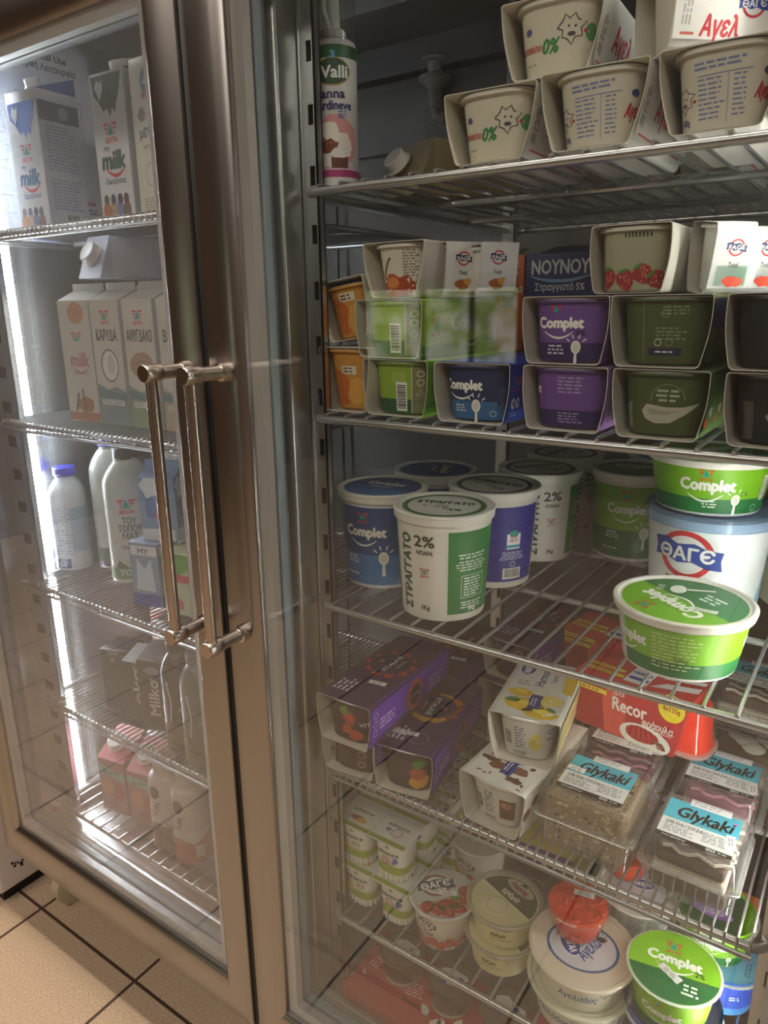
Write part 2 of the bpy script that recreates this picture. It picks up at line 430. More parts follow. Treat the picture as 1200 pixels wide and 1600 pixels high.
slab('wall_right', (RX1, RX1+.06, RY0, RY1, 0, RZ), mat('side_wall_paint', '#6d5a4a', .8))
slab('wall_front', (RX0, RX1, RY0-.06, RY0, 0, RZ), mat('front_wall_wood', '#59422f', .6, noise=.3, scale=(3, 3, 30)))

# low unseen window added in the facing wall for its reflection in the doors
def window_light():
    m = bpy.data.materials.new('window_glow'); m.use_nodes = True; nt = m.node_tree; b = nt.nodes['Principled BSDF']
    tc = nt.nodes.new('ShaderNodeTexCoord'); nz = nt.nodes.new('ShaderNodeTexNoise'); nz.inputs['Scale'].default_value = 6; r = nt.nodes.new('ShaderNodeValToRGB')
    r.color_ramp.elements[0].color = (.35, .45, .12, 1); r.color_ramp.elements[0].position = .4; r.color_ramp.elements[1].color = (1, .98, .82, 1); r.color_ramp.elements[1].position = .62
    nt.links.new(tc.outputs['Object'], nz.inputs[0]); nt.links.new(nz.outputs['Fac'], r.inputs[0]); nt.links.new(r.outputs[0], b.inputs['Emission Color']); b.inputs['Emission Strength'].default_value = 1.9
    b.inputs['Base Color'].default_value = (.1, .1, .1, 1); return m
mb = MB(); mb.box(-3.5, -2.2, RY0, RY0+.012, .90, 1.42, window_light()); wn = structure(mb.build('window_1', smooth=0))
mb = MB()
for a_ in ((-3.55, -2.15, RY0, RY0+.05, .85, .90), (-3.55, -2.15, RY0, RY0+.05, 1.42, 1.47), (-3.55, -3.5, RY0, RY0+.05, .90, 1.42), (-2.2, -2.15, RY0, RY0+.05, .90, 1.42), (-2.99, -2.95, RY0, RY0+.04, .90, 1.42), (-2.58, -2.54, RY0, RY0+.04, .90, 1.42)): mb.box(*a_, P('#4a3c30', .5))
mb.build('window_frame', wn, smooth=0)

# ------------------------------------------------------------------ the refrigerator
FX0, FX1, YD, YS = -1.43, .06, .6125, .70
FCX = -.685
fr = thing('display_refrigerator', 'tall stainless steel two-door glass-fronted drinks and dairy refrigerator on castors', 'refrigerator', (FCX, .72, 0))
def fb(mb, name, parent=fr):
    o = mb.build(name, parent); o.matrix_parent_inverse = Matrix.Translation((-FCX, -.72, 0)) if parent is fr else Matrix.Identity(4); return o
b = MB()
ZB0, ZB1, ZT1 = .165, .240, 2.02
b.box(FX0, FX1, .675, 1.45, ZB0, ZB1, STEELB)                 # base
b.box(FX0, FX1, .675, 1.45, 1.87, ZT1, STEELB)                # top
b.box(FX0, -1.378, .675, 1.45, ZB1, 1.87, STEELB)             # left side
b.box(.008, FX1, .675, 1.45, ZB1, 1.87, STEELB)
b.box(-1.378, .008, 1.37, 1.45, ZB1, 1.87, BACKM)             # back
fb(b, 'outer_shell')
b = MB()
b.box(-1.378, -1.372, .677, 1.37, .242, 1.868, INNER); b.box(.002, .008, .677, 1.37, .242, 1.868, INNER)
b.box(-1.372, .002, .69, 1.37, .240, .244, INNER)
b.box(-1.372, .002, .677, .69, .240, .262, INNER, .004)
fb(b, 'side_liner')
b = MB()                                                       # evaporator cover under the ceiling, dark air slot below it
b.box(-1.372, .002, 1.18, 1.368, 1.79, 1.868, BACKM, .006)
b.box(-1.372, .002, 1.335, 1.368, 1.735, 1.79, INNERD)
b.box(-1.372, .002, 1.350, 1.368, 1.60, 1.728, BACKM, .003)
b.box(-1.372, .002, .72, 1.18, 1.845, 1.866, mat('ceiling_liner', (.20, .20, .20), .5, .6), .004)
for x in (-1.05, -.28): b.box(x-.002, x+.002, 1.345, 1.351, .25, 1.60, INNERD)
fb(b, 'evaporator_cover')
b = MB()                                                       # centre mullion
b.box(-.775, -.598, .668, .705, .242, 1.868, STEELB, .004)
b.box(-.750, -.612, .705, .75, .242, 1.868, STEELB, .003)
fb(b, 'centre_mullion')
b = MB(); b.box(-.6905, -.6795, .6175, .6675, .19, 1.718, BLACK, .002); fb(b, 'mullion_seal')  # black seal carried forward to fill the door gap and keep it dark
# perforated shelf uprights: narrow strips facing the doors
STEELP = mat('upright_steel', (.62, .63, .65), .28, 1.0)
def pilaster(x0, x1, hx0, hx1, ys):
    for y in ys:
        mb = MB(); za, zb = .26, 1.84; pitch = .0635; hz = .021; holes = []; zz = 1.5095+.0635*5
        while zz > za+.03: holes.append(zz); zz -= pitch
        holes.reverse()
        mb.box(x0, hx0, y, y+.0025, za, zb, STEELP); mb.box(hx1, x1, y, y+.0025, za, zb, STEELP)
        cur = za
        for hh in holes:
            mb.box(hx0, hx1, y, y+.0025, cur, hh-hz/2, STEELP); cur = hh+hz/2
        mb.box(hx0, hx1, y, y+.0025, cur, zb, STEELP)
        mb.box(x0-.0008, x0+.0008, y-.001, y+.012, za, zb, STEELP); mb.box(x1-.0015, x1, y, y+.012, za, zb, STEELP)
        mb.box(x0, x1, y+.010, y+.012, za, zb, INNERD)
        fb(mb, 'shelf_upright')
pilaster(-.598, -.5765, -.587, -.5795, (.706, 1.24)); pilaster(-1.372, -1.303, -1.350, -1.322, (.712,)); pilaster(-.026, .002, -.018, -.008, (.712, 1.24)); pilaster(-1.372, -1.352, -1.366, -1.358, (1.24,))
# light strips
def strip(x, sgn, y, LED):
    mb = MB(); mb.box(min(x, x+sgn*.006), max(x, x+sgn*.006), y-.012, y+.012, .27, 1.80, P('#cfd3d6', .4)); o = fb(mb, 'light_strip')
    m2 = MB(); xx = x+sgn*.0065; m2.box(min(xx, xx+sgn*.002), max(xx, xx+sgn*.002), y-.009, y+.009, .275, 1.795, LED)
    c = m2.build('diode_row', o, smooth=0)
strip(-1.372, 1, .764, LED_LEFT); strip(.002, -1, .745, LED)

# doors
def door(x0, x1, hx, stile_l, stile_r, GLASS):
    z0, z1 = .187, 1.72; gz0, gz1 = .258, 1.648; y0, y1 = YD, YD+.052
    g0, g1 = x0+stile_l, x1-stile_r
    root = MB()
    def bar(axis, a0, a1, c_out, c_in, k0, k1):
        """mitred frame bar with rounded front edges; section across from outer to inner edge"""
        w = c_in-c_out; sg = 1 if w > 0 else -1; W_ = abs(w)
        sec = [(0, y1), (0, y0+.004), (.0012, y0+.0012), (.004, y0), (W_*.70, y0), (W_*.80, y0+.0008), (W_*.90, y0+.0035), (W_*.97, y0+.0075), (W_, y0+.010), (W_, y1)]
        r0 = []; r1 = []
        for s_, y in sec:
            c = c_out+sg*s_; e0 = a0+s_*k0; e1 = a1-s_*k1
            if axis == 'z': r0.append((c, y, e0)); r1.append((c, y, e1))
            else: r0.append((e0, y, c)); r1.append((e1, y, c))
        rings = [r0, r1] if (sg > 0) == (axis == 'z') else [r1, r0]
        root.loft(rings, STEEL)
    # mitre: the section grows inward along both directions at equal rate
    rb_, rt_ = gz0-z0, z1-gz1
    bar('z', z0, z1, x0, g0, rb_/stile_l, rt_/stile_l); bar('z', z0, z1, x1, g1, rb_/stile_r, rt_/stile_r)
    bar('x', x0, x1, z0, gz0, stile_l/rb_, stile_r/rb_); bar('x', x0, x1, z1, gz1, stile_l/rt_, stile_r/rt_)
    o = fb(root, 'glass_door')
    def sub(mb, name): return mb.build(name, o)
    mb = MB(); mb.box(g0-.003, g1+.003, y0+.0115, y0+.0155, gz0-.003, gz1+.003, GLASS); sub(mb, 'glass_pane')
    mb = MB(); mb.box(g0-.003, g1+.003, y0+.0295, y0+.0335, gz0-.003, gz1+.003, GLASS); sub(mb, 'glass_pane')
    mb = MB(); s = .016; ya, yb = y0+.0160, y0+.0290; t = .013
    mb.box(g0, g0+s, ya, yb, gz0, gz1, ALU); mb.box(g1-s, g1, ya, yb, gz0, gz1, ALU)
    mb.box(g0+s, g1-s, ya, yb, gz0, gz0+s, ALU); mb.box(g0+s, g1-s, ya, yb, gz1-s, gz1, ALU); sub(mb, 'pane_spacer')
    mb = MB(); a, c = y0+.0015*0+.0340, y1; k = .016
    for (xa, xb, za, zb) in ((g0-.002, g0+k, gz0, gz1), (g1-k, g1+.002, gz0, gz1), (g0+k, g1-k, gz0-.002, gz0+k), (g0+k, g1-k, gz1-k, gz1+.002)):
        mb.box(xa, xb, a, c-.004, za, zb, GASKL, .003)
    for (xa, xb, za, zb) in ((g0-.014, g0+k-.004, gz0, gz1), (g1-k+.004, g1+.014, gz0, gz1), (g0, g1, gz0-.014, gz0+k-.004), (g0, g1, gz1-k+.004, gz1+.014)):
        mb.box(xa, xb, c-.003, c+.009, za, zb, GASK, .003)
    sub(mb, 'door_gasket')
    mb = MB(); zt, zb_ = 1.228, .893; yb = .556
    mb.tube([(hx, yb, zb_-.004), (hx, yb, zt+.004)], .0072, STEELH, 18)
    for z in (zt, zb_):
        R_ = [(.0098, yb-.011), (.0106, yb-.0095), (.0106, yb+.012), (.0100, yb+.0135), (.0084, yb+.014), (.0084, YD-.012), (.0108, YD-.011), (.0112, YD-.004), (.0112, YD)]
        mb.loft([[(hx+r*math.cos(2*PI*j/24), y, z-r*math.sin(2*PI*j/24)) for j in range(24)] for r, y in R_], STEELH)
    sub(mb, 'door_handle')
    return o
door(FX0, -.691, -.7155, .057, .061, GLASSL)
door(-.679, FX1, -.6480, .056, .058, GLASS)
# castors
for (x, y) in ((-1.372, .718), (-.10, .745), (-1.235, 1.35), (-.10, 1.35)):
    mb = MB(); mb.box(x-.035, x+.035, y-.035, y+.035, .152, .166, STEELB, .003)
    mb.box(x-.022, x-.016, y-.03, y+.03, .06, .155, P('#cfc8bc', .4), .002); mb.box(x+.016, x+.022, y-.03, y+.03, .06, .155, P('#cfc8bc', .4), .002)
    o = fb(mb, 'castor'); m2 = MB(); n = 24
    m2.loft([[(x+xx, y+r*math.cos(2*PI*j/n), .048+r*math.sin(2*PI*j/n)) for j in range(n)] for xx, r in ((-.014, .04), (-.012, .048), (.012, .048), (.014, .04))], P('#b9ad92', .5))
    m2.build('wheel', o)

# white appliance at the left
a = thing('chest_freezer', 'white appliance with pinkish front standing left of the refrigerator on the tiles', 'freezer', (-1.80, .92, 0))
mb = MB(); mb.box(-2.12+1.8, -1.484+1.8, .605-.92, 1.2-.92, .03, .86, P('#d6cfcf', .4), .010); mb.build('cabinet', a)
mb = MB(); mb.box(-2.10+1.8, -1.50+1.8, .62-.92, 1.18-.92, .0, .031, BLACK); mb.build('plinth', a)
mb = MB(); d = D(mb, flat((-1.4835+1.8, .64-.92, .075), (0, 1, 0), (0, 0, 1)), ml=0)
for i, (u, v, w) in enumerate(((0, .016, .006), (.008, .012, .003), (.004, .006, .006), (.013, .010, .004), (.018, .004, .008), (.024, .009, .004), (.020, -.002, .006))): d.rect(u, v, u+w, v+.006, '#1c1a1c', 1)
mb.build('printed_marking', a)

# ------------------------------------------------------------------ shelves
def shelf(x0, x1, z, fine, label, group, cross=(.895, 1.09)):
    y0, y1 = YS, 1.285
    t = thing('wire_shelf', label, 'shelf', ((x0+x1)/2, y0, z), group=group)
    ox = (x0+x1)/2; L_ = lambda p: (p[0]-ox, p[1]-y0, p[2]-z)
    r = .0048; rw = .0015 if fine else .0021
    zc = z-2*rw-r
    fr_ = MB(); c = .018; pts = []
    for cx, cy, a0 in ((x1-c, y1-c, 0), (x0+c, y1-c, 90), (x0+c, y0+c, 180), (x1-c, y0+c, 270)):
        for k in range(5):
            an = math.radians(a0+90*k/4); pts.append(L_((cx+c*math.cos(an), cy+c*math.sin(an), zc)))
    fr_.tube(pts, r, WIRE, 10, closed=True); fr_.build('frame', t)
    for y in cross:
        mb = MB(); mb.tube([L_((x0+.001, y, zc)), L_((x1-.001, y, zc))], r*.9, WIRE, 8); mb.build('crossbar', t)
    pitch = .01235 if fine else .0309
    n = int((x1-x0-.02)/pitch); off = ((x1-x0)-n*pitch)/2
    g = MB()
    for i in range(n+1):
        x = x0+off+i*pitch
        if fine:
            p = [(x, y0-.0035, z-.016), (x, y0-.0035, z-.005), (x, y0-.001, z-rw), (x, y0+.02, z-rw), (x, y1+.002, z-rw)]
        else: p = [(x, y0-.0035, z-rw-.0015), (x, y0, z-rw), (x, y1+.003, z-rw)]
        g.tube([L_(q) for q in p], rw, WIRE, 6)
    if fine: g.tube([L_((x0+.012, y0-.0055, z-.0165)), L_((x1-.012, y0-.0055, z-.0165))], .0028, WIRE, 8)
    g.build('wire_grid', t)
    return t
RS = {1: 1.436, 2: 1.175, 3: .922, 4: .670, 5: .411}
LS = {1: 1.430, 2: 1.110, 3: .795, 4: .539, 5: .287}
rx0, rx1 = -.592, -.020; lx0, lx1 = -1.345, -.772
names = {1: 'top', 2: 'second', 3: 'third', 4: 'fourth', 5: 'lowest'}
for k in RS:
    shelf(rx0, rx1, RS[k], k == 4, {1: 'open wire shelf at the top right, carrying the white goat yogurt twin packs', 2: 'open wire shelf at right under the purple and olive twin packs', 3: 'open wire shelf at right under the one kilo strained yogurt tubs', 4: 'closely wired shelf at right under the purple packs and clear cake boxes', 5: 'open wire shelf at right, lowest of its side, under the small cups'}[k], 'wire shelves')
for k in LS:
    shelf(lx0, lx1, LS[k], k != 5, {1: 'closely wired shelf at the top left under the tall milk cartons', 2: 'closely wired shelf at left under the coconut and almond drink cartons', 3: 'closely wired shelf at left under the blue-capped milk bottles', 4: 'closely wired shelf at left under the dark chocolate milk bottles', 5: 'open wire shelf at the lower left under the pink cartons'}[k], 'wire shelves')
# side rails carrying the shelves
for k, z in LS.items():
    mb = MB(); mb.box(-1.372, -1.347, .705, 1.285, z-.016, z-.013, STEELP); mb.box(-1.372, -1.370, .72, 1.285, z-.013, z+.012, STEELP); fb(mb, 'shelf_rail')
for k, z in RS.items():
    mb = MB(); mb.box(-.598, -.583, .72, 1.285, z-.016, z-.013, STEELP); fb(mb, 'shelf_rail')
    mb = MB(); mb.box(-.018, .000, .72, 1.285, z-.016, z-.013, STEELP); fb(mb, 'shelf_rail')

# ------------------------------------------------------------------ product builders
def lidded_tub(name, label, cat, x, y, z, Rt, Rb, H, body='#dedbd4', deco=None, lid='#e2dfd8', liddeco=None, rz=0, group=None, skirt=.012, recess=.0022, lidr=None, sss=0, lidmat=None, recmat=None):
    t = thing(name, label, cat, (x, y, z), rz, group)
    bm = P(body, .32) if isinstance(body, str) else body
    mb = MB(); prof = [(Rb*.2, .0015), (Rb-.004, .0015), (Rb-.003, 0), (Rb-.0006, .0008)]+[(Rb+(Rt-Rb)*k, H*k) for k in (.025, .5, 1-.008/H, 1-.006/H)]
    mb.lathe(prof, bm, 56, c0=True, c1=True)
    if deco: deco(mb, cone(Rb, Rt, H))
    mb.build('tub_body', t)
    L_ = MB(); lm = lidmat or P(lid, .3); R = lidr or Rt+.0028
    L_.lathe([(Rt+.0004, H-skirt), (R-.0006, H-skirt-.0003), (R, H-skirt+.0015), (R, H-.0035), (R+.0012, H-.003), (R+.0012, H-.0012), (R, H), (R-.0035, H+.0002), (R-.0048, H-recess*.6), (R-.0060, H-recess)], lm, 56)
    L_.lathe([(.001, H-recess), (R-.0060, H-recess)], recmat or lm, 56, c0=True)
    if liddeco: liddeco(L_, R-.0062, H-recess)
    L_.build('lid', t)
    return t

def cup(mb, x, y, z, wt, wb, h, col, sup=3.2, lip=.0035, m=None, n=40):
    """tapered cup whose mouth is at the top; superellipse plan"""
    m = m or P(col, .35)
    pr = [(wb/2*.5, .001), (wb/2-.004, .001), (wb/2-.002, 0)]+[(wb/2+(wt-wb)/2*k, h*k) for k in (.05, .5, .95)]+[ (wt/2+lip, h-.0028), (wt/2+lip, h-.0012), (wt/2+lip*.8, h)]
    mb.lathe(pr, m, n, (x, y, z), c0=True, c1=True, sup=sup)

def sleeve_pack(label, x, y, z, rz=0, w=.088, wb=.074, h=.0655, L_=.185, outer='#7aa82b', cupcol='#7aa82b', deco=None, side=None, top=None, cupdeco=None, group='twin packs in card sleeves', name='yogurt_twin_pack', inner=None, cupw=None, gap=.005, nc=2, bulge=.0025, rx=0, ry=0, matt=None, cuph=None):
    """two pots wrapped in a card sleeve that is open at the front end (local -Y)"""
    t = thing(name, label, 'yogurt', (x, y, z), rz, group, rx, ry)
    cupw = cupw or (w-.009, wb-.009)
    th = .0007; om = P(outer, .5); im = inner or CARDIN
    def sec(ins):
        r = .006; pts = []
        a, b_ = wb/2-ins, w/2-ins; zb, zt = ins, h-ins
        for k in range(5):
            an = PI+PI/2*k/4; pts.append((-a+r+r*math.cos(an), zb+r+r*math.sin(an)))
        for k in range(5):
            an = 1.5*PI+PI/2*k/4; pts.append((a-r+r*math.cos(an), zb+r+r*math.sin(an)))
        for k in range(1, 6): s_ = k/6; pts.append((a+(b_-a)*s_+bulge*math.sin(PI*s_), zb+r+(zt-zb-r)*s_))
        pts += [(b_, zt-.0015), (b_-.002, zt), (-b_+.002, zt), (-b_, zt-.0015)]
        for k in range(5, 0, -1): s_ = k/6; pts.append((-a-(b_-a)*s_-bulge*math.sin(PI*s_), zb+r+(zt-zb-r)*s_))
        return pts
    so, si = sec(0), sec(th); mb = MB(); y0, y1 = 0, L_
    mb.loft([[(u, y0, v) for u, v in so], [(u, y1, v) for u, v in so]], om, False, False)
    mb.loft([[(u, y1, v) for u, v in si], [(u, y0, v) for u, v in si]], im, False, False)
    for yy, fl in ((y0, 0), (y1, 1)):
        R = [[(u, yy, v) for u, v in so], [(u, yy, v) for u, v in si]]
        mb.loft(R[::-1] if not fl else R, P('#cfcac0', .7), False, False)
    if top: top(D(mb, flat((0, 0, h+.0001), (1, 0, 0), (0, 1, 0)), ml=0))
    if side:
        lean = math.atan2((w-wb)/2, h)
        side(D(mb, flat((wb/2+bulge+.0010, 0, .006), (0, 1, 0), ((w-wb)/2/h*.9, 0, 1)), ml=0))
    mb.build('card_sleeve', t)
    wt_, wb_ = cupw; hc = cuph or h-.0045
    pit = (L_-2*gap-wt_)/(max(nc-1, 1))
    for i in range(nc):
        cb = MB(); cy = gap+wt_/2+i*pit
        cup(cb, 0, cy, .0016, wt_, wb_, hc, cupcol)
        if i == 0 and cupdeco:
            f0 = cone(wb_/2, wt_/2, hc, 0, 3.2, .0016)
            cupdeco(D(cb, lambda u, v, hh, f0=f0, cy=cy: f0(u, v, hh)+Vector((0, cy, 0)), ml=.008))
        c = cb.build('yogurt_cup', t)
        lm = MB(); lm.lathe([(wt_/2+.003, 0), (wt_/2+.0034, .0005), (wt_/2+.003, .001)], FOIL, 32, (0, cy, hc+.0016), True, True, sup=3.2); lm.build('foil_lid', c)
    return t

def carton(label, x, y, z, w, dp, h, col, rz=0, front=None, side=None, cap=None, top='slant', capcol='#e4e2dc', group='milk and drink cartons', name='milk_carton', rx=0, ry=0, topcol=None, roof=.022, capr=.013, cat='carton'):
    t = thing(name, label, cat, (x, y, z), rz, group, rx, ry)
    m = P(col, .38); mt = P(topcol or col, .38); mb = MB(); e = .0015
    lo = rrect(w, dp, .003, 2)
    ring = lambda zz, k=0: [(a, b+dp/2, zz) for a, b in rrect(w-2*k, dp-2*k, .003, 2)]
    hs = h-roof
    if top == 'slant':          # front edge low, back high
        top_r = [(a, b+dp/2, hs+(roof)*(b+dp/2)/dp) for a, b in lo]
        mb.loft([ring(0, e), ring(e), ring(hs)], m, True, False); mb.loft([ring(hs), top_r], mt, False, True)
    elif top == 'gable':
        mb.loft([ring(0, e), ring(e), ring(hs)], m, True, False)
        yc = dp/2; ridge = [(a, yc+(b*.04), h) for a, b in lo]
        mb.loft([ring(hs), ridge], mt, False, True)
        mb.box(-w/2, w/2, yc-.001, yc+.001, h-.002, h+.012, mt)
    elif top == 'flat':
        mb.loft([ring(0, e), ring(e), ring(h-e), ring(h, e)], m)
    vm = h-.002 if top == 'flat' else hs
    if front: d = D(mb, flat((-w/2, -.0001, 0), (1, 0, 0), (0, 0, 1)), ml=0); d.clip = (.001, w-.001, vm); front(d)
    if side: d = D(mb, flat((w/2+.0001, 0, 0), (0, 1, 0), (0, 0, 1)), ml=0); d.clip = (.001, dp-.001, vm); side(d)
    mb.build('carton_body', t)
    if cap:
        cx, cy, cz, tilt = cap; c = MB(); n = 28
        T = Matrix.Translation((cx, cy, cz)) @ Matrix.Rotation(math.radians(tilt), 4, 'X'); c.T = T
        c.lathe([(capr*1.18, 0), (capr*1.2, .002), (capr*1.02, .0024), (capr, .004), (capr*.98, .013), (capr*.88, .0142), (capr*.6, .0138), (.0005, .0138)], P(capcol, .3), n)
        c.build('screw_cap', t)
    return t

def bottle(label, x, y, z, R, h, col, capcol, prof=None, deco=None, name='milk_bottle', group=None, rz=0, sup=2.4, capr=.019, caph=.017, m=None, cat='bottle', extra=None):
    t = thing(name, label, cat, (x, y, z), rz, group)
    p = prof or [(.0, 0), (.86, 0), (.97, .008), (1, .022), (1, .70), (.97, .76), (.80, .83), (.56, .885), (.48, .90), (.48, .925), (.46, .93), (.46, .95)]
    mb = MB(); mb.lathe([(max(a*R, .0005), b*h) for a, b in p], m or P(col, .25), 40, sup=sup)
    if deco: deco(D(mb, cone(R, R, h, 0, sup), ml=.008))
    mb.build('bottle_body', t)
    c = MB(); zc = h-caph; n = 44
    rings = []
    for r, zz in ((capr, zc), (capr*1.03, zc+.003), (capr*1.0, zc+.0034), (capr*1.0, h-.0015), (capr*.93, h), (.0005, h)):
        rings.append([((r*(1+(.02 if (j % 2 and .5 < r/capr) else 0)))*math.cos(2*PI*j/n), (r*(1+(.02 if (j % 2 and .5 < r/capr) else 0)))*math.sin(2*PI*j/n), zz) for j in range(n)])
    c.loft(rings, P(capcol, .35)); c.build('screw_cap', t)
    return t
# ================================================================== RIGHT SIDE
# ---- third shelf: big yogurt tubs
def stragg(ring='#2c6a3c', panel='#2f7a41', full=False):
    def deco(mb, f):
        R = .0585; d = D(mb, f, ml=.010); A = lambda deg: math.radians(deg)*R
        d.rect(A(14), .010, A(96), .118, panel, 0)
        if panel == '#2f7a41':
            d.micro(A(26), .088, .040, 2, .004, '#d8e4d8', 2, 2, center=True); d.micro(A(22), .079, .048, 4, .0036, '#cfdccf', 2, 3, center=True)
            q = d.at(A(48), .046)
            for a, b_, c, e in ((-.017, -.015, .017, -.0143), (-.017, .0143, .017, .015), (-.0177, -.015, -.017, .015), (.017, -.015, .0177, .015)): q.rect(a, b_, c, e, '#d8e4d8', 2)
            q.micro(-.014, .011, .028, 7, .0037, '#d8e4d8', 2, 5); d.micro(A(30), .025, .036, 3, .0035, '#d8e4d8', 2, 6, center=True)
            d.text('1Kg', A(48), .0165, .006, .011, '#f0f2ee', 2, .05)
        else:
            d.rect(A(44), .058, A(64), .080, '#e8e8ee', 1); d.rect(A(44), .060, A(64), .064, '#2aa0b8', 2); d.ell(A(54), .080, .007, .005, '#2a9a90', 2)
            d.micro(A(47), .076, .014, 3, .003, '#c05050', 3, 4, center=True)
            d.micro(A(34), .053, .040, 4, .0032, '#c6c8dc', 2, 3, center=True); d.ring(A(54), .036, .0036, .0008, '#d8d8e8', 2)
            d.barcode(A(40), .014, .029, .016)
        d.text('2%', A(-15), .105, .014, .026, '#23392b', 1, .04); d.text('ΛΙΠΑΡΑ', A(-15), .090, .0052, .022, '#23392b', 1, .04)
        delta(d, A(-15), .066, .013); d.text('1Kg', A(-14), .018, .0062, .011, '#33363a', 1, .05)
        q = d.at(A(-41), .062, 90); q.text('ΣΤΡΑΓΓΑΤΟ', 0, 0, .0135, .098, '#23503a', 1, .06)
        d.rect(A(-96), .010, A(-66), .118, panel, 0)
    def lid(mb, r, z):
        d = D(mb, flat((0, 0, z), (1, 0, 0), (0, 1, 0)), ml=0)
        d.ring(0, 0, r*.86, r*.12, ring, 1, 44); d.ell(0, 0, r*.80, r*.80, '#cfcfca', 0, n=40)
        q = d.at(0, r*.14, -4); q.text('ΣΤΡΑΓΓΑΤΟ', 0, .004, r*.20, r*1.28, '#23392b' if panel == '#2f7a41' else '#26282c', 2, .07)
        d.text('2%', r*.28, -r*.34, r*.16, r*.3, '#33503c', 2, .05); d.micro(-r*.2, -r*.02, r*.34, 3, r*.06, '#6a6e6c', 2, 4, center=True); d.rect(r*.0, -r*.30, r*.12, -r*.2, '#7a7c7a', 2); d.ell(-r*.42, -r*.1, r*.05, r*.04, '#b05a58', 2)
    return deco, lid
GR = 'one kilo yogurt tubs on the third shelf'
dg, lg = stragg(); db, lb = stragg('#1c2147', '#2c2f86')
S3 = RS[3]
lidded_tub('strained_yogurt_tub', 'white strained yogurt tub with a green side panel and green ringed lid, foremost', 'yogurt', -.441, .770, S3, .0610, .0530, .138, deco=dg, liddeco=lg, rz=21, group=GR)
lidded_tub('strained_yogurt_tub', 'white strained yogurt tub with a deep blue side panel behind the green-panelled one', 'yogurt', -.437, .904, S3, .0610, .0530, .138, deco=db, liddeco=lb, rz=0, group=GR)
lidded_tub('strained_yogurt_tub', 'white tub reading 2% in green with dark ringed lid, just right of the blue-panelled tub', 'yogurt', -.426, 1.040, S3, .0610, .0530, .138, deco=dg, liddeco=stragg('#1c2147')[1], rz=58, group=GR)
lidded_tub('strained_yogurt_tub', 'white strained yogurt tub farthest back at the middle of the third shelf', 'yogurt', -.438, 1.176, S3, .0610, .0530, .138, deco=dg, liddeco=stragg('#1c2147')[1], rz=84, group=GR)
def complet_tall(top='#1f4a86', low='#3a78b4', lidc='#1e4f8e', word='#eceae4', lidwave='#2d6aa8'):
    def deco(mb, f):
        R = .0585; d = D(mb, f, ml=.010); A = lambda deg: math.radians(deg)*R
        d.rect(A(-120), .006, A(120), .118, top, 0); d.rect(A(-120), .006, A(120), .050, low, 1)
        delta(d, A(-6), .106, .017); complet(d, A(-4), .084, .060, word)
        spoon(d, A(22), .046, .024); d.micro(A(-36), .046, .022, 3, .0042, '#dfe6ee', 2, 3, center=True); d.micro(A(-42), .020, .034, 1, .0045, '#dfe6ee', 2, 3)
    def lid(mb, r, z):
        d = D(mb, flat((0, 0, z), (1, 0, 0), (0, 1, 0)), ml=0)
        d.ell(0, 0, r*.96, r*.96, lidc, 0, n=40); d.poly([(r*.95*math.cos(math.radians(a)), r*.95*math.sin(math.radians(a))) for a in range(180, 340, 10)]+[(r*.3, -r*.1), (-r*.3, r*.08)], lidwave, 1)
        q = d.at(0, r*.3, -6); q.text('Complet', 0, 0, r*.26, r*1.0, '#e6e6e2', 2, .06); smile(q, 0, -r*.2, r*.7)
    return deco, lid
cb_, cbl = complet_tall(); cg_, cgl = complet_tall('#79ab2e', '#2c6a38', '#1f4b35', '#e8eee0', '#2d6a40')
lidded_tub('yogurt_tub', 'tall blue yogurt tub with a blue lid at the left end of the third shelf', 'yogurt', -.568, .818, S3, .0605, .0530, .136, deco=cb_, liddeco=cbl, rz=12, group=GR, body='#cfd4da')
lidded_tub('yogurt_tub', 'tall tub with blue lid and pale side behind the blue yogurt tub', 'yogurt', -.562, .952, S3, .0605, .0530, .136, deco=cb_, liddeco=cbl, rz=-60, group=GR, body='#cfd4da')
lidded_tub('yogurt_tub', 'tall green yogurt tub with dark green lid behind the stacked white and green tubs', 'yogurt', -.304, 1.116, S3, .0605, .0530, .136, deco=cg_, liddeco=cgl, rz=14, group=GR)
lidded_tub('yogurt_tub', 'tub with dark blue lid, only its lid showing behind the green tub', 'yogurt', -.285, 1.248, S3, .0605, .0530, .136, deco=cb_, liddeco=cbl, rz=14, group=GR, body='#cfd4da')
def fage_big(mb, f):
    R = .066; d = D(mb, f, ml=.010); A = lambda deg: math.radians(deg)*R
    ribbon(d, A(-24), .094, .078, 'ΘΑΓЄ', '#c8323c', '#26479e'); d.text('Total', A(-24), .056, .018, .046, '#33343a', 1, .02)
    d.poly([(A(46), .004), (A(110), .004), (A(110), .104), (A(84), .104), (A(66), .06)], '#9cc8e4', 1)
lidded_tub('yogurt_tub', 'wide white yogurt tub with a red and blue ribbon logo under a green tub', 'yogurt', -.158, .928, S3, .0715, .0610, .142, body='#e9eef2', deco=fage_big, lid='#a9bfd6', rz=15, skirt=.016, group=GR, lidmat=clear('blue_tinted_lid', (.62, .74, .88), .15, 1.45, film=.25, film_col=(.5, .65, .85)))
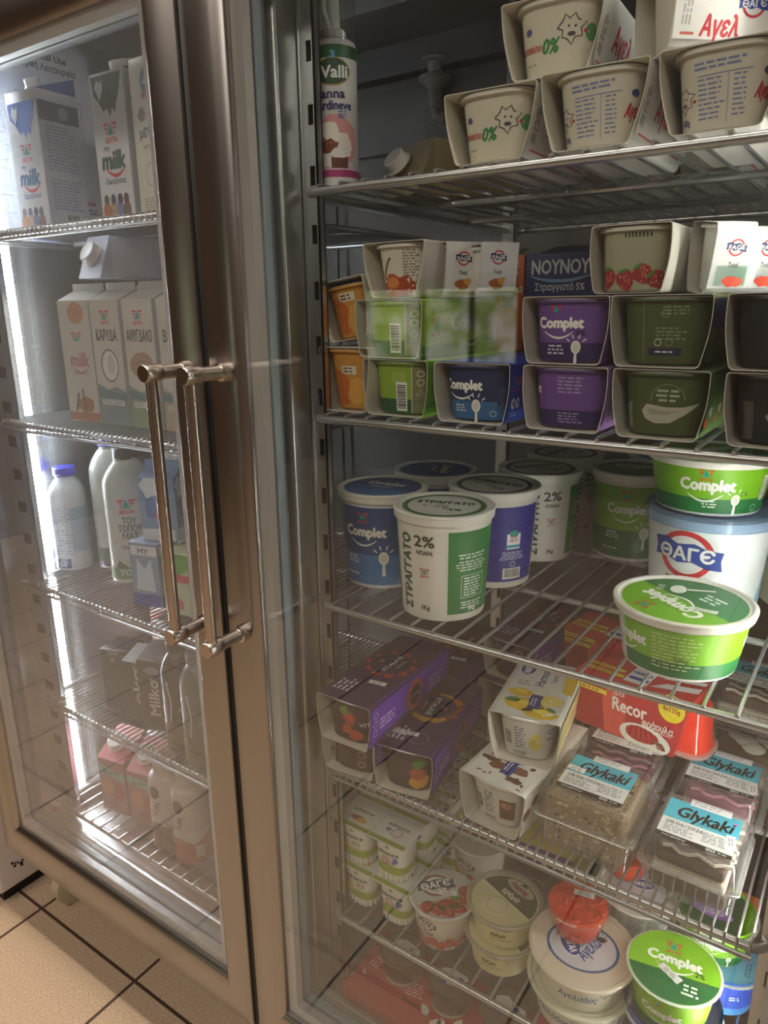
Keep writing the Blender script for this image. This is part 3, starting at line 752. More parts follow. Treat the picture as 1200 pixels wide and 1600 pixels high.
def complet_low(mb, f):
    R = .0655; d = D(mb, f, ml=.010); A = lambda deg: math.radians(deg)*R
    d.rect(A(-160), .004, A(160), .058, '#7cb81c', 0); d.rect(A(-160), .004, A(160), .0215, '#1f7038', 1)
    delta(d, A(-10), .052, .015, True); complet(d, A(-8), .0385, .058); spoon(d, A(20), .021, .017)
    d.text('2%', A(28), .0285, .005, .0075, '#2b4a2a', 2, .02); d.micro(A(-13), .0185, .018, 3, .0033, '#dfe8dc', 2, 3, center=True)
    d.barcode(A(50), .018, .012, .030, vert=True); d.ring(A(44), .010, .004, .0008, '#d8e4d4', 2)
    q = d.at(A(-100), .03); q.micro(-.03, .022, .05, 10, .0042, '#c2d69c', 2, 8, .35)
    q.text('500g', 0, -.004, .005, .014, '#33521e', 3, .03)
    complet(d, A(-155), .040, .052)
def complet_low_lid(mb, r, z):
    d = D(mb, flat((0, 0, z), (1, 0, 0), (0, 1, 0)), ml=0)
    d.ell(0, 0, r*.97, r*.97, '#74b51e', 0, n=44); q = d.at(0, 0, 29)
    q.poly([(r*.965*math.cos(math.radians(a)), r*.965*math.sin(math.radians(a))) for a in range(180, 361, 6)], '#2c7a44', 1)
    q.text('Complet', -r*.02, r*.30, r*.30, r*1.22, '#eef2ea', 2, .07); smile(q, 0, r*.10, r*.66); delta(q, r*.12, r*.74, r*.30)
    q.ell(r*.40, -r*.26, r*.13, r*.19, '#eef2ea', 2, rot=38); q.stroke([(r*.32, -r*.38), (r*.06, -r*.74)], r*.06, '#eef2ea', 2)
    for k in range(3): q.stroke([(r*(.50+k*.06), -r*(.02+k*.08)), (r*(.58+k*.06), r*(.06-k*.08))], r*.03, '#eef2ea', 2)
    q.micro(-r*.42, -r*.28, r*.42, 3, r*.11, '#dfe8dc', 2, 4, center=True); sticker(q, -r*.46, r*.04, -146, .028, .0085)
lidded_tub('yogurt_tub', 'low green yogurt tub with white rim stacked on the wide white ribbon-logo tub', 'yogurt', -.162, .922, S3+.1425, .0685, .0575, .066, deco=complet_low, liddeco=complet_low_lid, rz=17, group=GR, lidr=.0722, skirt=.008)
lidded_tub('yogurt_tub', 'low green yogurt tub with a two-tone green lid standing alone at the shelf front', 'yogurt', -.150, .785, S3, .0690, .0580, .070, deco=complet_low, liddeco=complet_low_lid, rz=117, group=GR, lidr=.0725, skirt=.009)
def palegreen(d):
    d.rect(.002, .004, .068, .1, '#c3dba6', 0); d.micro(.01, .06, .05, 3, .008, '#4a6a3c', 1, 4, .4); d.text('1kg', .03, .02, .008, .018, '#4a6a3c', 1, .03)
carton('pale green yogurt carton at the right edge beside the ribbon-logo tub', -.045, .985, S3, .055, .07, .11, '#dfe8cc', rz=35, front=palegreen, side=palegreen, top='flat', group=GR, name='yogurt_carton')

# ---- second shelf: twin packs, three tiers
T1 = RS[2]; HP = .0665; T2 = T1+HP+.0006; T3 = T2+HP+.0006
G2 = 'yogurt twin packs piled on the second shelf'
def orange_fruit(col='#cf8a3a', dark='#b3682a'):
    def f(d):
        d.rect(-.034, .002, .034, .058, '#c98d3e', 0); d.blob(-.014, .026, .018, .022, '#c4672e', 1, 3); d.blob(.012, .022, .014, .016, '#d9a04c', 2, 5); d.rect(-.008, .044, .012, .054, '#dcd6c8', 1); d.micro(-.006, .051, .016, 2, .004, '#7a4a3a', 2, 3)
    return f
def green_cup(d):
    d.rect(-.042, .002, .042, .058, '#8aa83a', 0); d.rect(-.042, .002, .042, .018, '#2c5a38', 1); d.rect(.0185, .002, .042, .058, '#7d7f5a', 2)
    d.barcode(-.002, .004, .0145, .034, lay=2, vert=True); d.rect(.0175, .002, .0185, .058, '#c9cbb8', 3)
    for i in range(7): d.rect(.000+i*.0026-.006, .037, .0008+i*.0026-.006, .050, '#b7cb7e', 1)
    for i, z in enumerate((.048, .038)): d.ring(.027, z, .0034, .0011, '#c9cbb8', 4)
    d.stroke([(.023, .023), (.031, .023), (.027, .030), (.023, .023)], .0007, '#c9cbb8', 4)
def blue_cup(d):
    d.rect(-.042, .002, .042, .060, '#26305c', 0); d.rect(-.042, .002, .042, .022, '#35699c', 1)
    complet(d, -.013, .040, .046); spoon(d, .003, .017, .018); d.micro(-.022, .017, .013, 3, .003, '#c9d4e2', 2, 3); d.barcode(.026, .012, .009, .026, bg='#3b4a6c', vert=True)
    d.ring(.022, .009, .003, .0008, '#b9c4d6', 2)
def purple_cup(full=True):
    def f(d):
        d.rect(-.042, .002, .042, .060, '#6d4a94', 0); d.rect(-.042, .002, .042, .019, '#372a5e', 1)
        if full:
            delta(d, -.010, .052, .011, False); complet(d, -.006, .039, .044); spoon(d, .010, .015, .016); d.micro(-.020, .016, .018, 3, .0036, '#cfc6da', 2, 3, center=True); d.text('0%', .014, .029, .005, .008, '#2d2350', 2, .03)
        else:
            d.micro(-.008, .052, .026, 5, .0036, '#a58fc0', 2, 6); d.micro(-.008, .016, .028, 4, .003, '#9a88b6', 2, 7); d.text('let', -.032, .040, .009, .012, '#e8e4ee', 2, .06)
    return f
def olive_cup(back=True):
    def f(d):
        d.rect(-.042, .002, .042, .060, '#48532f', 0)
        if back:
            d.micro(-.004, .034, .026, 4, .0032, '#7d8668', 2, 4); d.micro(.0, .053, .022, 3, .003, '#7d8668', 2, 5, center=True); d.rect(-.010, .009, .019, .016, '#262c48', 2); d.micro(-.004, .0125, .020, 1, .003, '#d5d5dc', 3, 3)
            d.rect(-.015, .002, -.0146, .058, '#8d947a', 1); d.ring(-.002, .021, .003, .0007, '#cfd2c4', 2); d.ring(.008, .021, .003, .0005, '#8d947a', 2); d.ring(.0035, .047, .0035, .0008, '#8d947a', 2, 6)
        else:
            d.ring(.006, .036, .014, .0006, '#8d9a7e', 1, a0=0, a1=190); d.micro(-.004, .044, .020, 3, .0045, '#aab29a', 2, 5, center=True)
            d.poly([(-.016, .024), (-.012, .031), (-.004, .030), (.006, .0285), (.020, .029), (.034, .033), (.022, .022), (.010, .0135), (-.004, .0125), (-.013, .0165)], '#b4b2a2', 2)
            d.poly([(-.012, .027), (.004, .025), (.020, .026), (.006, .021), (-.008, .021)], '#9a9a88', 3); d.barcode(-.034, .006, .008, .026, bg='#8d947a', vert=True)
    return f
def navy_cup(back=True):
    def f(d):
        d.rect(-.042, .002, .042, .060, '#1b1e26', 0)
        if back:
            d.micro(-.010, .050, .028, 6, .004, '#4d5058', 2, 5); d.rect(-.004, .010, .022, .015, '#2a3256', 2); d.ring(.0, .022, .0036, .0007, '#55585f', 2); d.ring(.012, .022, .0036, .0007, '#55585f', 2)
        else:
            d.ring(.012, .036, .014, .0006, '#6a6d72', 1, a0=0, a1=200); d.micro(.002, .044, .020, 3, .0045, '#a8a8a4', 2, 5, center=True)
            d.poly([(-.012, .026), (-.006, .032), (.008, .028), (.034, .031), (.034, .016), (.010, .013), (-.006, .016)], '#8f8f80', 2); d.barcode(-.030, .004, .009, .034, bg='#5a5552', vert=True)
    return f
kw = dict(group=G2)
SP = lambda label, x, y, z, outer, cupc, cd, **k: sleeve_pack(label, x, y, z, outer=outer, cupcol=cupc, cupdeco=cd, group=k.pop('group', G2), **k)
# lowest tier
SP('peach-coloured twin pack at the bottom left end of the second shelf', -.551, .712, T1, '#d8d0c2', '#c98d3e', orange_fruit(), w=.078, wb=.064, h=.078, cupw=(.070, .052), rz=-2)
def lime_side(d): d.rect(0, 0, .185, .055, '#8cc63c', 0); d.rect(0, 0, .185, .012, '#5aa030', 1); delta(d, .05, .034, .02); complet(d, .11, .034, .06)
SP('lime green twin pack with barcode on the lowest tier beside the peach pack', -.4765, .712, T1, '#8cc63c', '#6f8a36', green_cup, side=lime_side, wb=.080, w=.089)
def blue_side(d):
    d.rect(0, 0, .185, .055, '#2746a8', 0); delta(d, .020, .040, .017, True)
    for q in (.012, .024): d.ell(q, .017, .005, .006, '#e8ecf4', 1); d.ell(q+.001, .017, .0022, .003, '#2746a8', 2)
    d.micro(.006, .007, .02, 2, .003, '#9fb6e8', 1, 3)
SP('dark blue twin pack with white spoon picture on the lowest tier', -.3745, .708, T1, '#2746a8', '#26305c', blue_cup, side=blue_side, wb=.080, w=.091, rz=1)
def lilac_side(d): d.rect(0, 0, .185, .055, '#b48ad0', 0); d.micro(.01, .012, .04, 2, .005, '#7a4f9a', 1, 3)
SP('purple twin pack on the lowest tier, its pot showing printed small text', -.270, .709, T1, '#b48ad0', '#5d4484', purple_cup(False), side=lilac_side, wb=.077)
def leaf_side(d):
    d.rect(0, 0, .185, .055, '#5f8a4a', 0)
    for i in range(9): d.blob(.006+i*.014, .012+(i % 3)*.009, .007, .005, ('#d9662c', '#e8e2d4', '#6aa04a')[i % 3], 1, i)
SP('olive green twin pack with a cream swirl on the lowest tier', -.177, .709, T1, '#5f8a4a', '#48532f', olive_cup(False), side=leaf_side, wb=.075)
SP('black twin pack with a cream swirl on the lowest tier at right', -.0745, .709, T1, '#2a2c33', '#1b1e26', navy_cup(False), wb=.080, w=.092)
# middle tier
SP('peach-coloured twin pack tilted on the one below at the left end', -.552, .725, T1+.0862, '#d8d0c2', '#c98d3e', orange_fruit(), w=.066, wb=.058, h=.072, cupw=(.058, .046), rz=2, ry=-9, cuph=.062)
def lime_long(d):
    d.rect(0, 0, .205, .056, '#a8c840', 0); d.rect(0, .0, .205, .008, '#5f9a34', 1); d.poly([(.10, .008), (.205, .008), (.205, .022), (.16, .018), (.12, .010)], '#4f8a34', 1)
    d.rect(.030, .010, .205, .044, '#bccb5e', 1); delta(d.at(.030, .028), 0, .004, .022); q = d.at(.118, .034); q.text('Complet', 0, 0, .020, .105, '#e8ead6', 3, .06); smile(q, 0, -.016, .06, '#c8d0a0')
    d.ell(.185, .030, .016, .022, '#e4e8c4', 2)
SP('lime green twin pack seen along its long side on the middle tier', -.485, .712, T2, '#9cc640', '#7d9c33', green_cup, side=lime_long, L_=.205, w=.091, wb=.082)
SP('purple twin pack on the middle tier above the other purple one', -.273, .709, T2, '#8b62b4', '#5d4484', purple_cup(True), wb=.078)
def noynoy_side(d):
    d.rect(0, 0, .185, .056, '#48532f', 0); d.rect(0, .030, .185, .056, '#232c52', 1)
SP('olive green twin pack with recycling marks on the middle tier', -.182, .708, T2, '#48532f', '#48532f', olive_cup(True), side=noynoy_side, wb=.078, w=.090)
SP('black twin pack with small grey marks on the middle tier at right', -.0795, .708, T2, '#2a2c33', '#1b1e26', navy_cup(True), wb=.082, w=.093)
# more of the same behind, carrying the boxes
SP('lime green twin pack hidden behind the long lime pack', -.30, .905, T1, '#8cc63c', '#6f8a36', None, wb=.080)
SP('olive twin pack at the back beneath the navy box', -.395, .905, T1, '#48532f', '#48532f', None, wb=.080)
# upper tier
def peach_cup(d):
    d.rect(-.030, .002, .030, .054, '#d8d2c6', 0); d.blob(-.010, .012, .018, .013, '#b5552e', 1, 3); d.blob(.010, .012, .013, .012, '#a8452a', 1, 8); d.blob(-.008, .015, .009, .006, '#d98a4a', 2, 5)
    d.stroke([(-.020, .022), (-.012, .038), (-.008, .043)], .0024, '#7a4a34', 2); d.micro(.008, .050, .018, 10, .003, '#8f867a', 2, 4)
SP('white twin pack with red fruit picture on the upper tier at left', -.484, .722, T3, '#e0dcd2', '#d8d2c6', peach_cup, w=.088, wb=.066, h=.061, cupw=(.070, .054), rz=-4)
def fage_side(fr):
    def f(d):
        d.rect(0, 0, .047, .052, '#dfe0de', 0)
        for k in range(1, 2):
            q = d.at(.022, .036); ribbon(q, 0, 0, .020, 'FAGE', '#c8303a', '#1f2a5c'); q.text('Total', 0, -.015, .0045, .010, '#3a3c40', 1, .02)
            if fr == 'honey': q.blob(.0, -.028, .010, .006, '#b06a34', 1, k); q.blob(.006, -.025, .005, .004, '#d9a04c', 2, k)
            else: q.rect(-.016, -.034, .016, -.016, '#9fd8b4', 0); q.blob(.0, -.030, .008, .005, '#d8452e', 1, k); q.blob(.008, -.031, .005, .004, '#e05a38', 2, k+4)
    return f
SP('white twin pack with ribbon logo and honey, left of its twin on the upper tier', -.450, .762, T3, '#e2e2de', '#dcdad4', None, side=fage_side('honey'), w=.050, wb=.036, h=.060, cupw=(.036, .028), rz=-34, L_=.047, nc=1)
SP('white twin pack with ribbon logo and honey beside the orange coffee cream box', -.412, .772, T3, '#e2e2de', '#dcdad4', None, side=fage_side('honey'), w=.050, wb=.036, h=.056, cupw=(.036, .028), rz=-34, L_=.047, nc=1)
def obox(d):
    d.text('ΚΟΥΚΛΑΣ', .020, .107, .006, .030, '#e6d8c4', 1, .03); d.text('ΚΡΕΜΑ', .020, .098, .007, .026, '#e6d8c4', 1, .04); d.poly([(.010, .091), (.030, .091), (.027, .055), (.013, .055)], '#3a2c26', 1); d.rect(.009, .089, .031, .093, '#5a4a40', 2); d.text('x3', .034, .077, .008, .010, '#f0e6d8', 2, .03)
def fold_box(label, x, y, z, w, dp, h, col, front, rz=0, flap=None, group=G2, cat='box', name='dessert_box'):
    t = thing(name, label, cat, (x, y, z), rz, group); mb = MB(); m = P(col, .45)
    mb.box(-w/2, w/2, 0, dp, 0, h, m, .0012, 1)
    if front: front(D(mb, flat((-w/2, -.0001, 0), (1, 0, 0), (0, 0, 1)), ml=0))
    mb.build('box_body', t)
    if flap:
        mb = MB(); mb.add([(-w*.3, .0005, h+.0004), (w*.36, .0005, h+.0004), (w*.30, dp*.5, h+.010), (-w*.24, dp*.5, h+.010), (-w*.3, .0012, h+.0002), (w*.36, .0012, h+.0002), (w*.30, dp*.5+.0007, h+.0098), (-w*.24, dp*.5+.0007, h+.0098)],
                          [(0, 1, 2, 3), (7, 6, 5, 4), (0, 4, 5, 1), (1, 5, 6, 2), (2, 6, 7, 3), (3, 7, 4, 0)], P(flap, .5)); mb.build('top_flap', t)
    return t
fold_box('orange coffee cream dessert box marked x3 on the upper tier', -.4230, .900, T2, .040, .07, .119, '#c9622c', obox, flap='#4a4440')
def nbox(d):
    d.text('NOYNOY', .046, .103, .017, .074, '#f0f2f4', 1, .035); smile(d, .046, .092, .078, '#8fb8d8', .05, .08); d.text('Στραγγιστό 5%', .046, .079, .0085, .064, '#dfe2e6', 1, .03)
fold_box('navy blue strained yogurt box with white lettering on the upper tier', -.3550, .900, T2, .092, .08, .119, '#26356a', nbox, flap='#26346a')
def straw_cup(d):
    d.rect(-.034, .002, .034, .054, '#a7a58a', 0)
    for i, (u, v) in enumerate(((-.022, .012), (-.004, .010), (.012, .015), (.026, .010))): berry(d, u, v, .022, i, 20*i, '#a5323a')
    for i in range(8): d.rect(-.006+i*.003, .049, -.0045+i*.003, .053, '#33332c', 2)
SP('pale twin pack with strawberries on the upper tier beside the navy box', -.219, .724, T3, '#d6d2c6', '#c9c5b4', straw_cup, w=.074, wb=.066, h=.062, cupw=(.066, .058))
SP('white twin pack with green and red band, lit brightly, behind the strawberry pack', -.168, .770, T3, '#f0f0ee', '#e4e4e0', None, side=fage_side('red'), w=.040, wb=.030, h=.064, cupw=(.028, .022), rz=-46, L_=.040, nc=1, ry=7)
SP('bright white twin pack with green and red band, rightmost on the upper tier', -.144, .797, T3, '#f0f0ee', '#e4e4e0', None, side=fage_side('red'), w=.036, wb=.028, h=.060, cupw=(.026, .020), rz=-46, L_=.040, nc=1, ry=7)

# ---- top shelf
Z1 = RS[1]; G1 = 'goat yogurt twin packs on the top shelf'
def goat0(d):
    d.rect(-.034, .002, .034, .056, '#d9d2c0', 0); d.text('κατσικίσιο', -.022, .026, .006, .022, '#c05a52', 2, .03, slant=.1); d.text('0%', -.003, .026, .012, .015, '#3f8a4a', 2, .05, slant=.2)
    cow(d, .016, .036, .024); d.ell(-.022, .040, .003, .003, '#5a5f90', 2); d.ell(.033, .034, .006, .007, '#5a9a62', 2); d.micro(-.026, .013, .012, 1, .003, '#9ab08c', 2, 3)
def goatn(d):
    d.rect(-.034, .002, .034, .058, '#d2ccbd', 0); q = d.at(.002, .028, 2)
    q.micro(-.020, .024, .044, 2, .0036, '#7c86b2', 2, 3); q.rect(-.018, .0145, .020, .0152, '#7c86b2', 2)
    for i in range(9): q.micro(-.018, .012-i*.0036, .020, 1, .003, '#7c86b2', 2, 10+i, .42); q.micro(.008, .012-i*.0036, .010, 1, .003, '#7c86b2', 2, 30+i, .42)
    q.rect(.004, -.022, .0044, .015, '#7c86b2', 2); cow(d, -.028, .026, .020, '#7a5f6a'); d.text('Αγελ', .033, .028, .011, .016, '#b8323c', 2, .04, slant=.2); d.ell(.033, .042, .004, .003, '#3f4680', 2)
    d.text('200g', -.027, .010, .005, .008, '#5a6290', 2, .02)
def band_side(d):
    d.rect(0, 0, .185, .056, '#e2e0da', 0); d.at(.014, .028, 78).micro(-.020, .004, .036, 3, .004, '#6a6a70', 1, 5); d.text('Αγελ', .075, .030, .022, .06, '#c8323c', 1, .04, slant=.2); d.rect(.006, .001, .16, .003, '#d86a60', 1)
GP = lambda label, x, y, z, cd, **k: sleeve_pack(label, x, y, z, outer='#e6e3dc', cupcol='#d6d0c2', cupdeco=cd, side=band_side, group=G1, w=k.pop('w', .098), wb=k.pop('wb', .074), h=.0665, cupw=(.078, .062), gap=.004, inner=P('#d6cfc0', .7), **k)
GP('white goat yogurt twin pack marked 0% standing at the left of the top shelf', -.361, .708, Z1, goat0, rz=2)
GP('white yogurt twin pack with blue nutrition table, middle of the front row, top shelf', -.256, .703, Z1, goatn, rz=1)
GP('white yogurt twin pack with blue nutrition table, rightmost of the front row, top shelf', -.150, .701, Z1, goatn, rz=1)
GP('white goat yogurt twin pack lying across the two front packs of the top shelf', -.302, .712, Z1+.0672, goat0, rz=3)
def agel(d):
    d.rect(0, 0, .185, .060, '#eceae6', 0); ribbon(d, .068, .026, .026, 'ΘΑΓЄ', '#c8323c', '#2a3f9a', 4); d.text('Αγελ', .040, .010, .015, .034, '#cc2f3a', 1, .04, slant=.2)
    d.ring(.022, .036, .007, .003, '#5fb49a', 1); d.ell(.022, .036, .004, .005, '#9ed0c0', 2); d.at(.012, .024, 86).micro(-.014, .004, .026, 3, .003, '#b9b6b4', 1, 5); d.rect(.006, .003, .018, .005, '#d86a60', 1)
sleeve_pack('brightly lit white yogurt pack with red script and ribbon logo, turned sideways on top', -.212, .722, Z1+.0672, rz=-48, outer='#eceae6', cupcol='#d6d0c2', side=agel, group=G1, w=.075, wb=.062, h=.070, cupw=(.058, .048), L_=.185)
def shadedp(d):  # greyed card and print paint in the shadow on this pack
    d.rect(0, 0, .17, .060, '#b9bcc4', 0); ribbon(d, .075, .028, .040, 'FAGE', '#b84a4e', '#33438a', 6); d.text('Παρα', .050, .050, .009, .03, '#4a5480', 1, .03); d.blob(.018, .046, .012, .006, '#3f6fa0', 1, 4)
sleeve_pack('yogurt pack, greyed as if in shade, with ribbon logo at the top right corner behind the white one', -.118, .765, Z1+.0672, rz=-52, outer='#c6c8cc', cupcol='#c6c8cc', side=shadedp, group=G1, w=.070, wb=.060, h=.070, cupw=(.056, .046), L_=.17)
GP('white yogurt twin pack in the second row of the top shelf, mostly hidden', -.20, .905, Z1, None)
GP('white yogurt twin pack in the second row behind the 0% pack', -.31, .900, Z1, goat0)
# whipped cream can
t = thing('spray_can', 'tall whipped cream spray can with clear cap at the left of the top shelf', 'can', (-.583, .7515, Z1), 33)
mb = MB(); mb.lathe([(.022, 0), (.0255, .001), (.0262, .003), (.0262, .142), (.0262, .148), (.0245, .153), (.020, .156), (.0005, .157)], P('#d8d6d6', .22), 40, c0=True)
d = D(mb, cone(.0262, .0262, .15), ml=.006); A = lambda deg: math.radians(deg)*.0262
d.rect(A(-120), .134, A(120), .147, '#1f5a38', 1); d.ell(A(0), .120, .021, .0145, '#b89a3a', 2, n=26); d.ell(A(0), .120, .0198, .0133, '#17402a', 3, n=26)
d.text('Valli', A(4), .120, .0125, .030, '#e8eae4', 5, .05); d.text('Panna', A(-8), .098, .0095, .034, '#2a2a6a', 3, .05); d.text('Cardineve', A(-4), .086, .0095, .046, '#2a2a6a', 3, .05)
d.rect(A(10), .074, A(34), .0745, '#6a6aa0', 3); d.micro(A(12), .079, .012, 3, .003, '#6a6aa0', 3, 3)
d.blob(A(0), .050, .030, .026, '#d9959a', 1, 3); d.blob(A(-12), .060, .012, .010, '#efe9e4', 3, 4); d.blob(A(10), .046, .017, .013, '#efe9e4', 3, 7); d.blob(A(-14), .043, .011, .008, '#7a3a2c', 4, 8); d.blob(A(-8), .028, .017, .009, '#e6e0dc', 4, 9); d.rect(A(-8), .014, A(34), .032, '#6a3426', 5); d.blob(A(16), .036, .012, .006, '#efe9e4', 6, 11)
d.rect(A(-120), .010, A(120), .018, '#b03a7a', 6); d.rect(A(-120), .0, A(120), .010, '#dcdada', 6); d.rect(A(-120), .018, A(120), .0195, '#e8c8d8', 6)
q = d.at(A(0), .137, 0, 1, 4); q.text('3', 0, 0, .007, .005, '#6ab4e0', 3, .08)
mb.build('can_body', t)
mb = MB(); n = 48
mb.loft([[((r+(.0006 if j % 2 else 0))*math.cos(2*PI*j/n), (r+(.0006 if j % 2 else 0))*math.sin(2*PI*j/n), z) for j in range(n)] for r, z in ((.0255, .153), (.0250, .185), (.0235, .213), (.021, .222), (.001, .224))], PETC, False, True); mb.build('clear_cap', t)
mb = MB(); mb.lathe([(.013, .156), (.0135, .166), (.0115, .168), (.008, .17), (.0072, .196), (.0055, .207), (.0005, .208)], WHITEP, 20)
for j in range(14):
    a = 2*PI*j/14; mb.box(.013*math.cos(a)-.0012, .013*math.cos(a)+.0012, .013*math.sin(a)-.0012, .013*math.sin(a)+.0012, .156, .166, WHITEP)
mb.tube([(-.004, -.008, .165), (-.010, -.012, .185), (-.009, -.010, .205)], .0035, WHITEP, 10); mb.build('nozzle', t)
# lying carton
def goldside(d):
    d.rect(.002, .0, .066, .17, '#a8936a', 0); d.at(.030, .130, 90).text('Milko', 0, 0, .014, .04, '#3a3024', 1, .05)
carton('gold-brown drink carton lying on its back behind the spray can', -.500, 1.03, Z1+.069, .070, .068, .19, '#a5926c', rz=-18, rx=90, ry=180, side=goldside, cap=(.012, .028, .180, 38), top='slant', roof=.030, capr=.0155, topcol='#8f8262', name='drink_carton')
# grey suction hook on the back panel
t = thing('suction_hook', 'grey plastic suction cup hook on the inside back panel', 'hook', (-.795, 1.335, 1.700))
mb = MB(); mb.lathe([(.001, .050), (.026, .050), (.028, .047), (.026, .044), (.014, .042), (.013, .024), (.020, .022), (.030, .018), (.031, .012), (.022, .004), (.014, -.004), (.012, -.026), (.013, -.034), (.001, -.036)], P('#77736e', .5), 28); mb.build('suction_cup', t)
mb = MB(); mb.tube([(0, 0, -.03), (.004, -.004, -.05), (.026, -.010, -.062), (.030, -.012, -.05)], .008, P('#77736e', .5), 12); mb.box(-.022, .03, -.002, .0, -.20, -.034, clear('clear_price_holder', (.9, .9, .9), .1, 1.4, film=.05)); mb.build('hook', t)
# ---- fourth shelf: purple packs, harmony pots, jelly, cake boxes
Z4 = RS[4]; G4 = 'purple fruit yogurt twin packs'
def vit_top(fruit, flip=False):
    def f(d):
        d.rect(-.040, .002, .040, .206, '#3f2350', 0)
        q = d.at(0, .118, 180 if flip else 0)
        for i in range(10):
            a = math.radians(36*i+10); r = .031
            if fruit == 'berry': berry(q, r*math.cos(a), r*1.05*math.sin(a), .021, i, 36*i+100)
            elif i in (1, 2, 3): q.blob(r*math.cos(a), r*math.sin(a), .013, .012, '#cf9a3c', 1+i, i)
            elif i in (6, 7, 8): q.blob(r*math.cos(a), r*math.sin(a), .014, .010, ('#b5632c', '#c98a34', '#8a3a2c')[i-6], 1+i, i)
            elif i == 0: leaf(q, r*.6, .012, .030, .014, 40, '#35602f')
            else: q.blob(r*math.cos(a), r*math.sin(a), .010, .010, '#8a3f34', 1, i)
        q.ell(0, 0, .031, .032, '#3a2150', 13, n=30); q.ell(0, .004, .026, .024, '#241a38', 14, n=28)
        q = d.at(0, .118, -90 if flip else 90)
        q.text('VITALINE', 0, -.001, .0085, .052, '#d6ccda', 16, .03); q.text('ΦΡΟΥΤΑ', .004, -.015, .0045, .024, '#b6a8c0', 16, .02); delta(q.at(0, .016, 0, 1, 14), 0, 0, .013, False)
        d.at(-.020, .040, 90).micro(-.018, .012, .036, 4, .007, '#cbbfd4', 2, 4)
        sticker(d, .014 if not flip else -.006, .062 if not flip else .040, 6, .026, .0095)
        if flip: d.rect(-.034, .034, -.014, .046, '#c9c4c6', 3); d.ring(.010, .034, .013, .0006, '#a890b8', 2)
    return f
def vit_side(fruit):
    def f(d):
        d.rect(0, 0, .206, .058, '#6a34b4', 0); d.poly([(.0, .0), (.206, .0), (.206, .016), (.02, .008)], '#3f2350', 1)
        q = d.at(.110, .030); q.ell(0, 0, .020, .024, '#b5452e', 2, n=18); q.ell(.002, 0, .014, .017, '#2c1c42', 3, n=18); q.text('VITALINE', .002, 0, .004, .024, '#cfc6d4', 5, .02)
        d.micro(.022, .034, .040, 3, .006, '#cdb6e6', 2, 5); d.micro(.150, .036, .040, 4, .006, '#a888d0', 2, 6)
        for i in range(3): d.ring(.012+i*.0, .045-i*.013, .0045, .0012, '#cdb6e6', 2)
    return f
def vit_cup(fr):
    def f(d):
        d.rect(-.036, .002, .036, .056, '#3a2533', 0)
        if fr == 'berry': berry(d, .006, .036, .024, 1, 20); berry(d, .000, .018, .020, 3, -40); d.blob(.014, .012, .010, .008, '#b3402e', 2, 5); d.text('VIT', .026, .030, .006, .014, '#cbbfd4', 5, .03); leaf(d, -.006, .040, .018, .012, 60, '#6a8a3c')
        elif fr == 'mango': d.blob(.020, .016, .013, .012, '#c98f34', 2, 5); d.blob(.018, .028, .010, .010, '#a34a34', 3, 6); leaf(d, .010, .040, .02, .013, 20, '#3f7a3a')
        else: d.micro(-.024, .050, .020, 8, .005, '#5f4a5c', 2, 3); [d.ring(.016, .046-i*.016, .005, .0014, '#9a8a98', 2) for i in range(3)]
    return f
VP = lambda label, x, y, z, fr, cup, **k: sleeve_pack(label, x, y, z, outer='#4a2a72', cupcol='#3a2533', cupdeco=vit_cup(cup), top=vit_top(fr, k.pop('flip', False)), side=vit_side(fr), group=G4, w=.086, wb=.077, h=.0655, cupw=(.074, .064), gap=.004, inner=P('#cdc4b6', .7), **k)
VP('purple twin pack lowest at the far left, under the strawberry pack', -.546, .693, Z4, 'berry', 'plain', rz=5, L_=.185)
VP('purple twin pack with strawberries and price sticker, stacked at the far left', -.533, .668, Z4+.0662, 'berry', 'berry', rz=1, L_=.21)
VP('purple twin pack with mango on its top, lying lower to the right', -.461, .700, Z4, 'mango', 'mango', rz=9, L_=.206, flip=True)
VP('purple twin pack at the back of the fourth shelf, lower of two', -.425, .930, Z4, 'mango', 'plain', rz=-4, L_=.185)
VP('purple twin pack at the back of the fourth shelf, upper of two', -.428, .945, Z4+.0662, 'berry', 'plain', rz=-8, L_=.185)
VP('purple twin pack behind the strawberry pack at the far left back', -.535, .905, Z4, 'berry', 'plain', rz=2, L_=.185)
G5 = 'white twin packs of layered dessert'
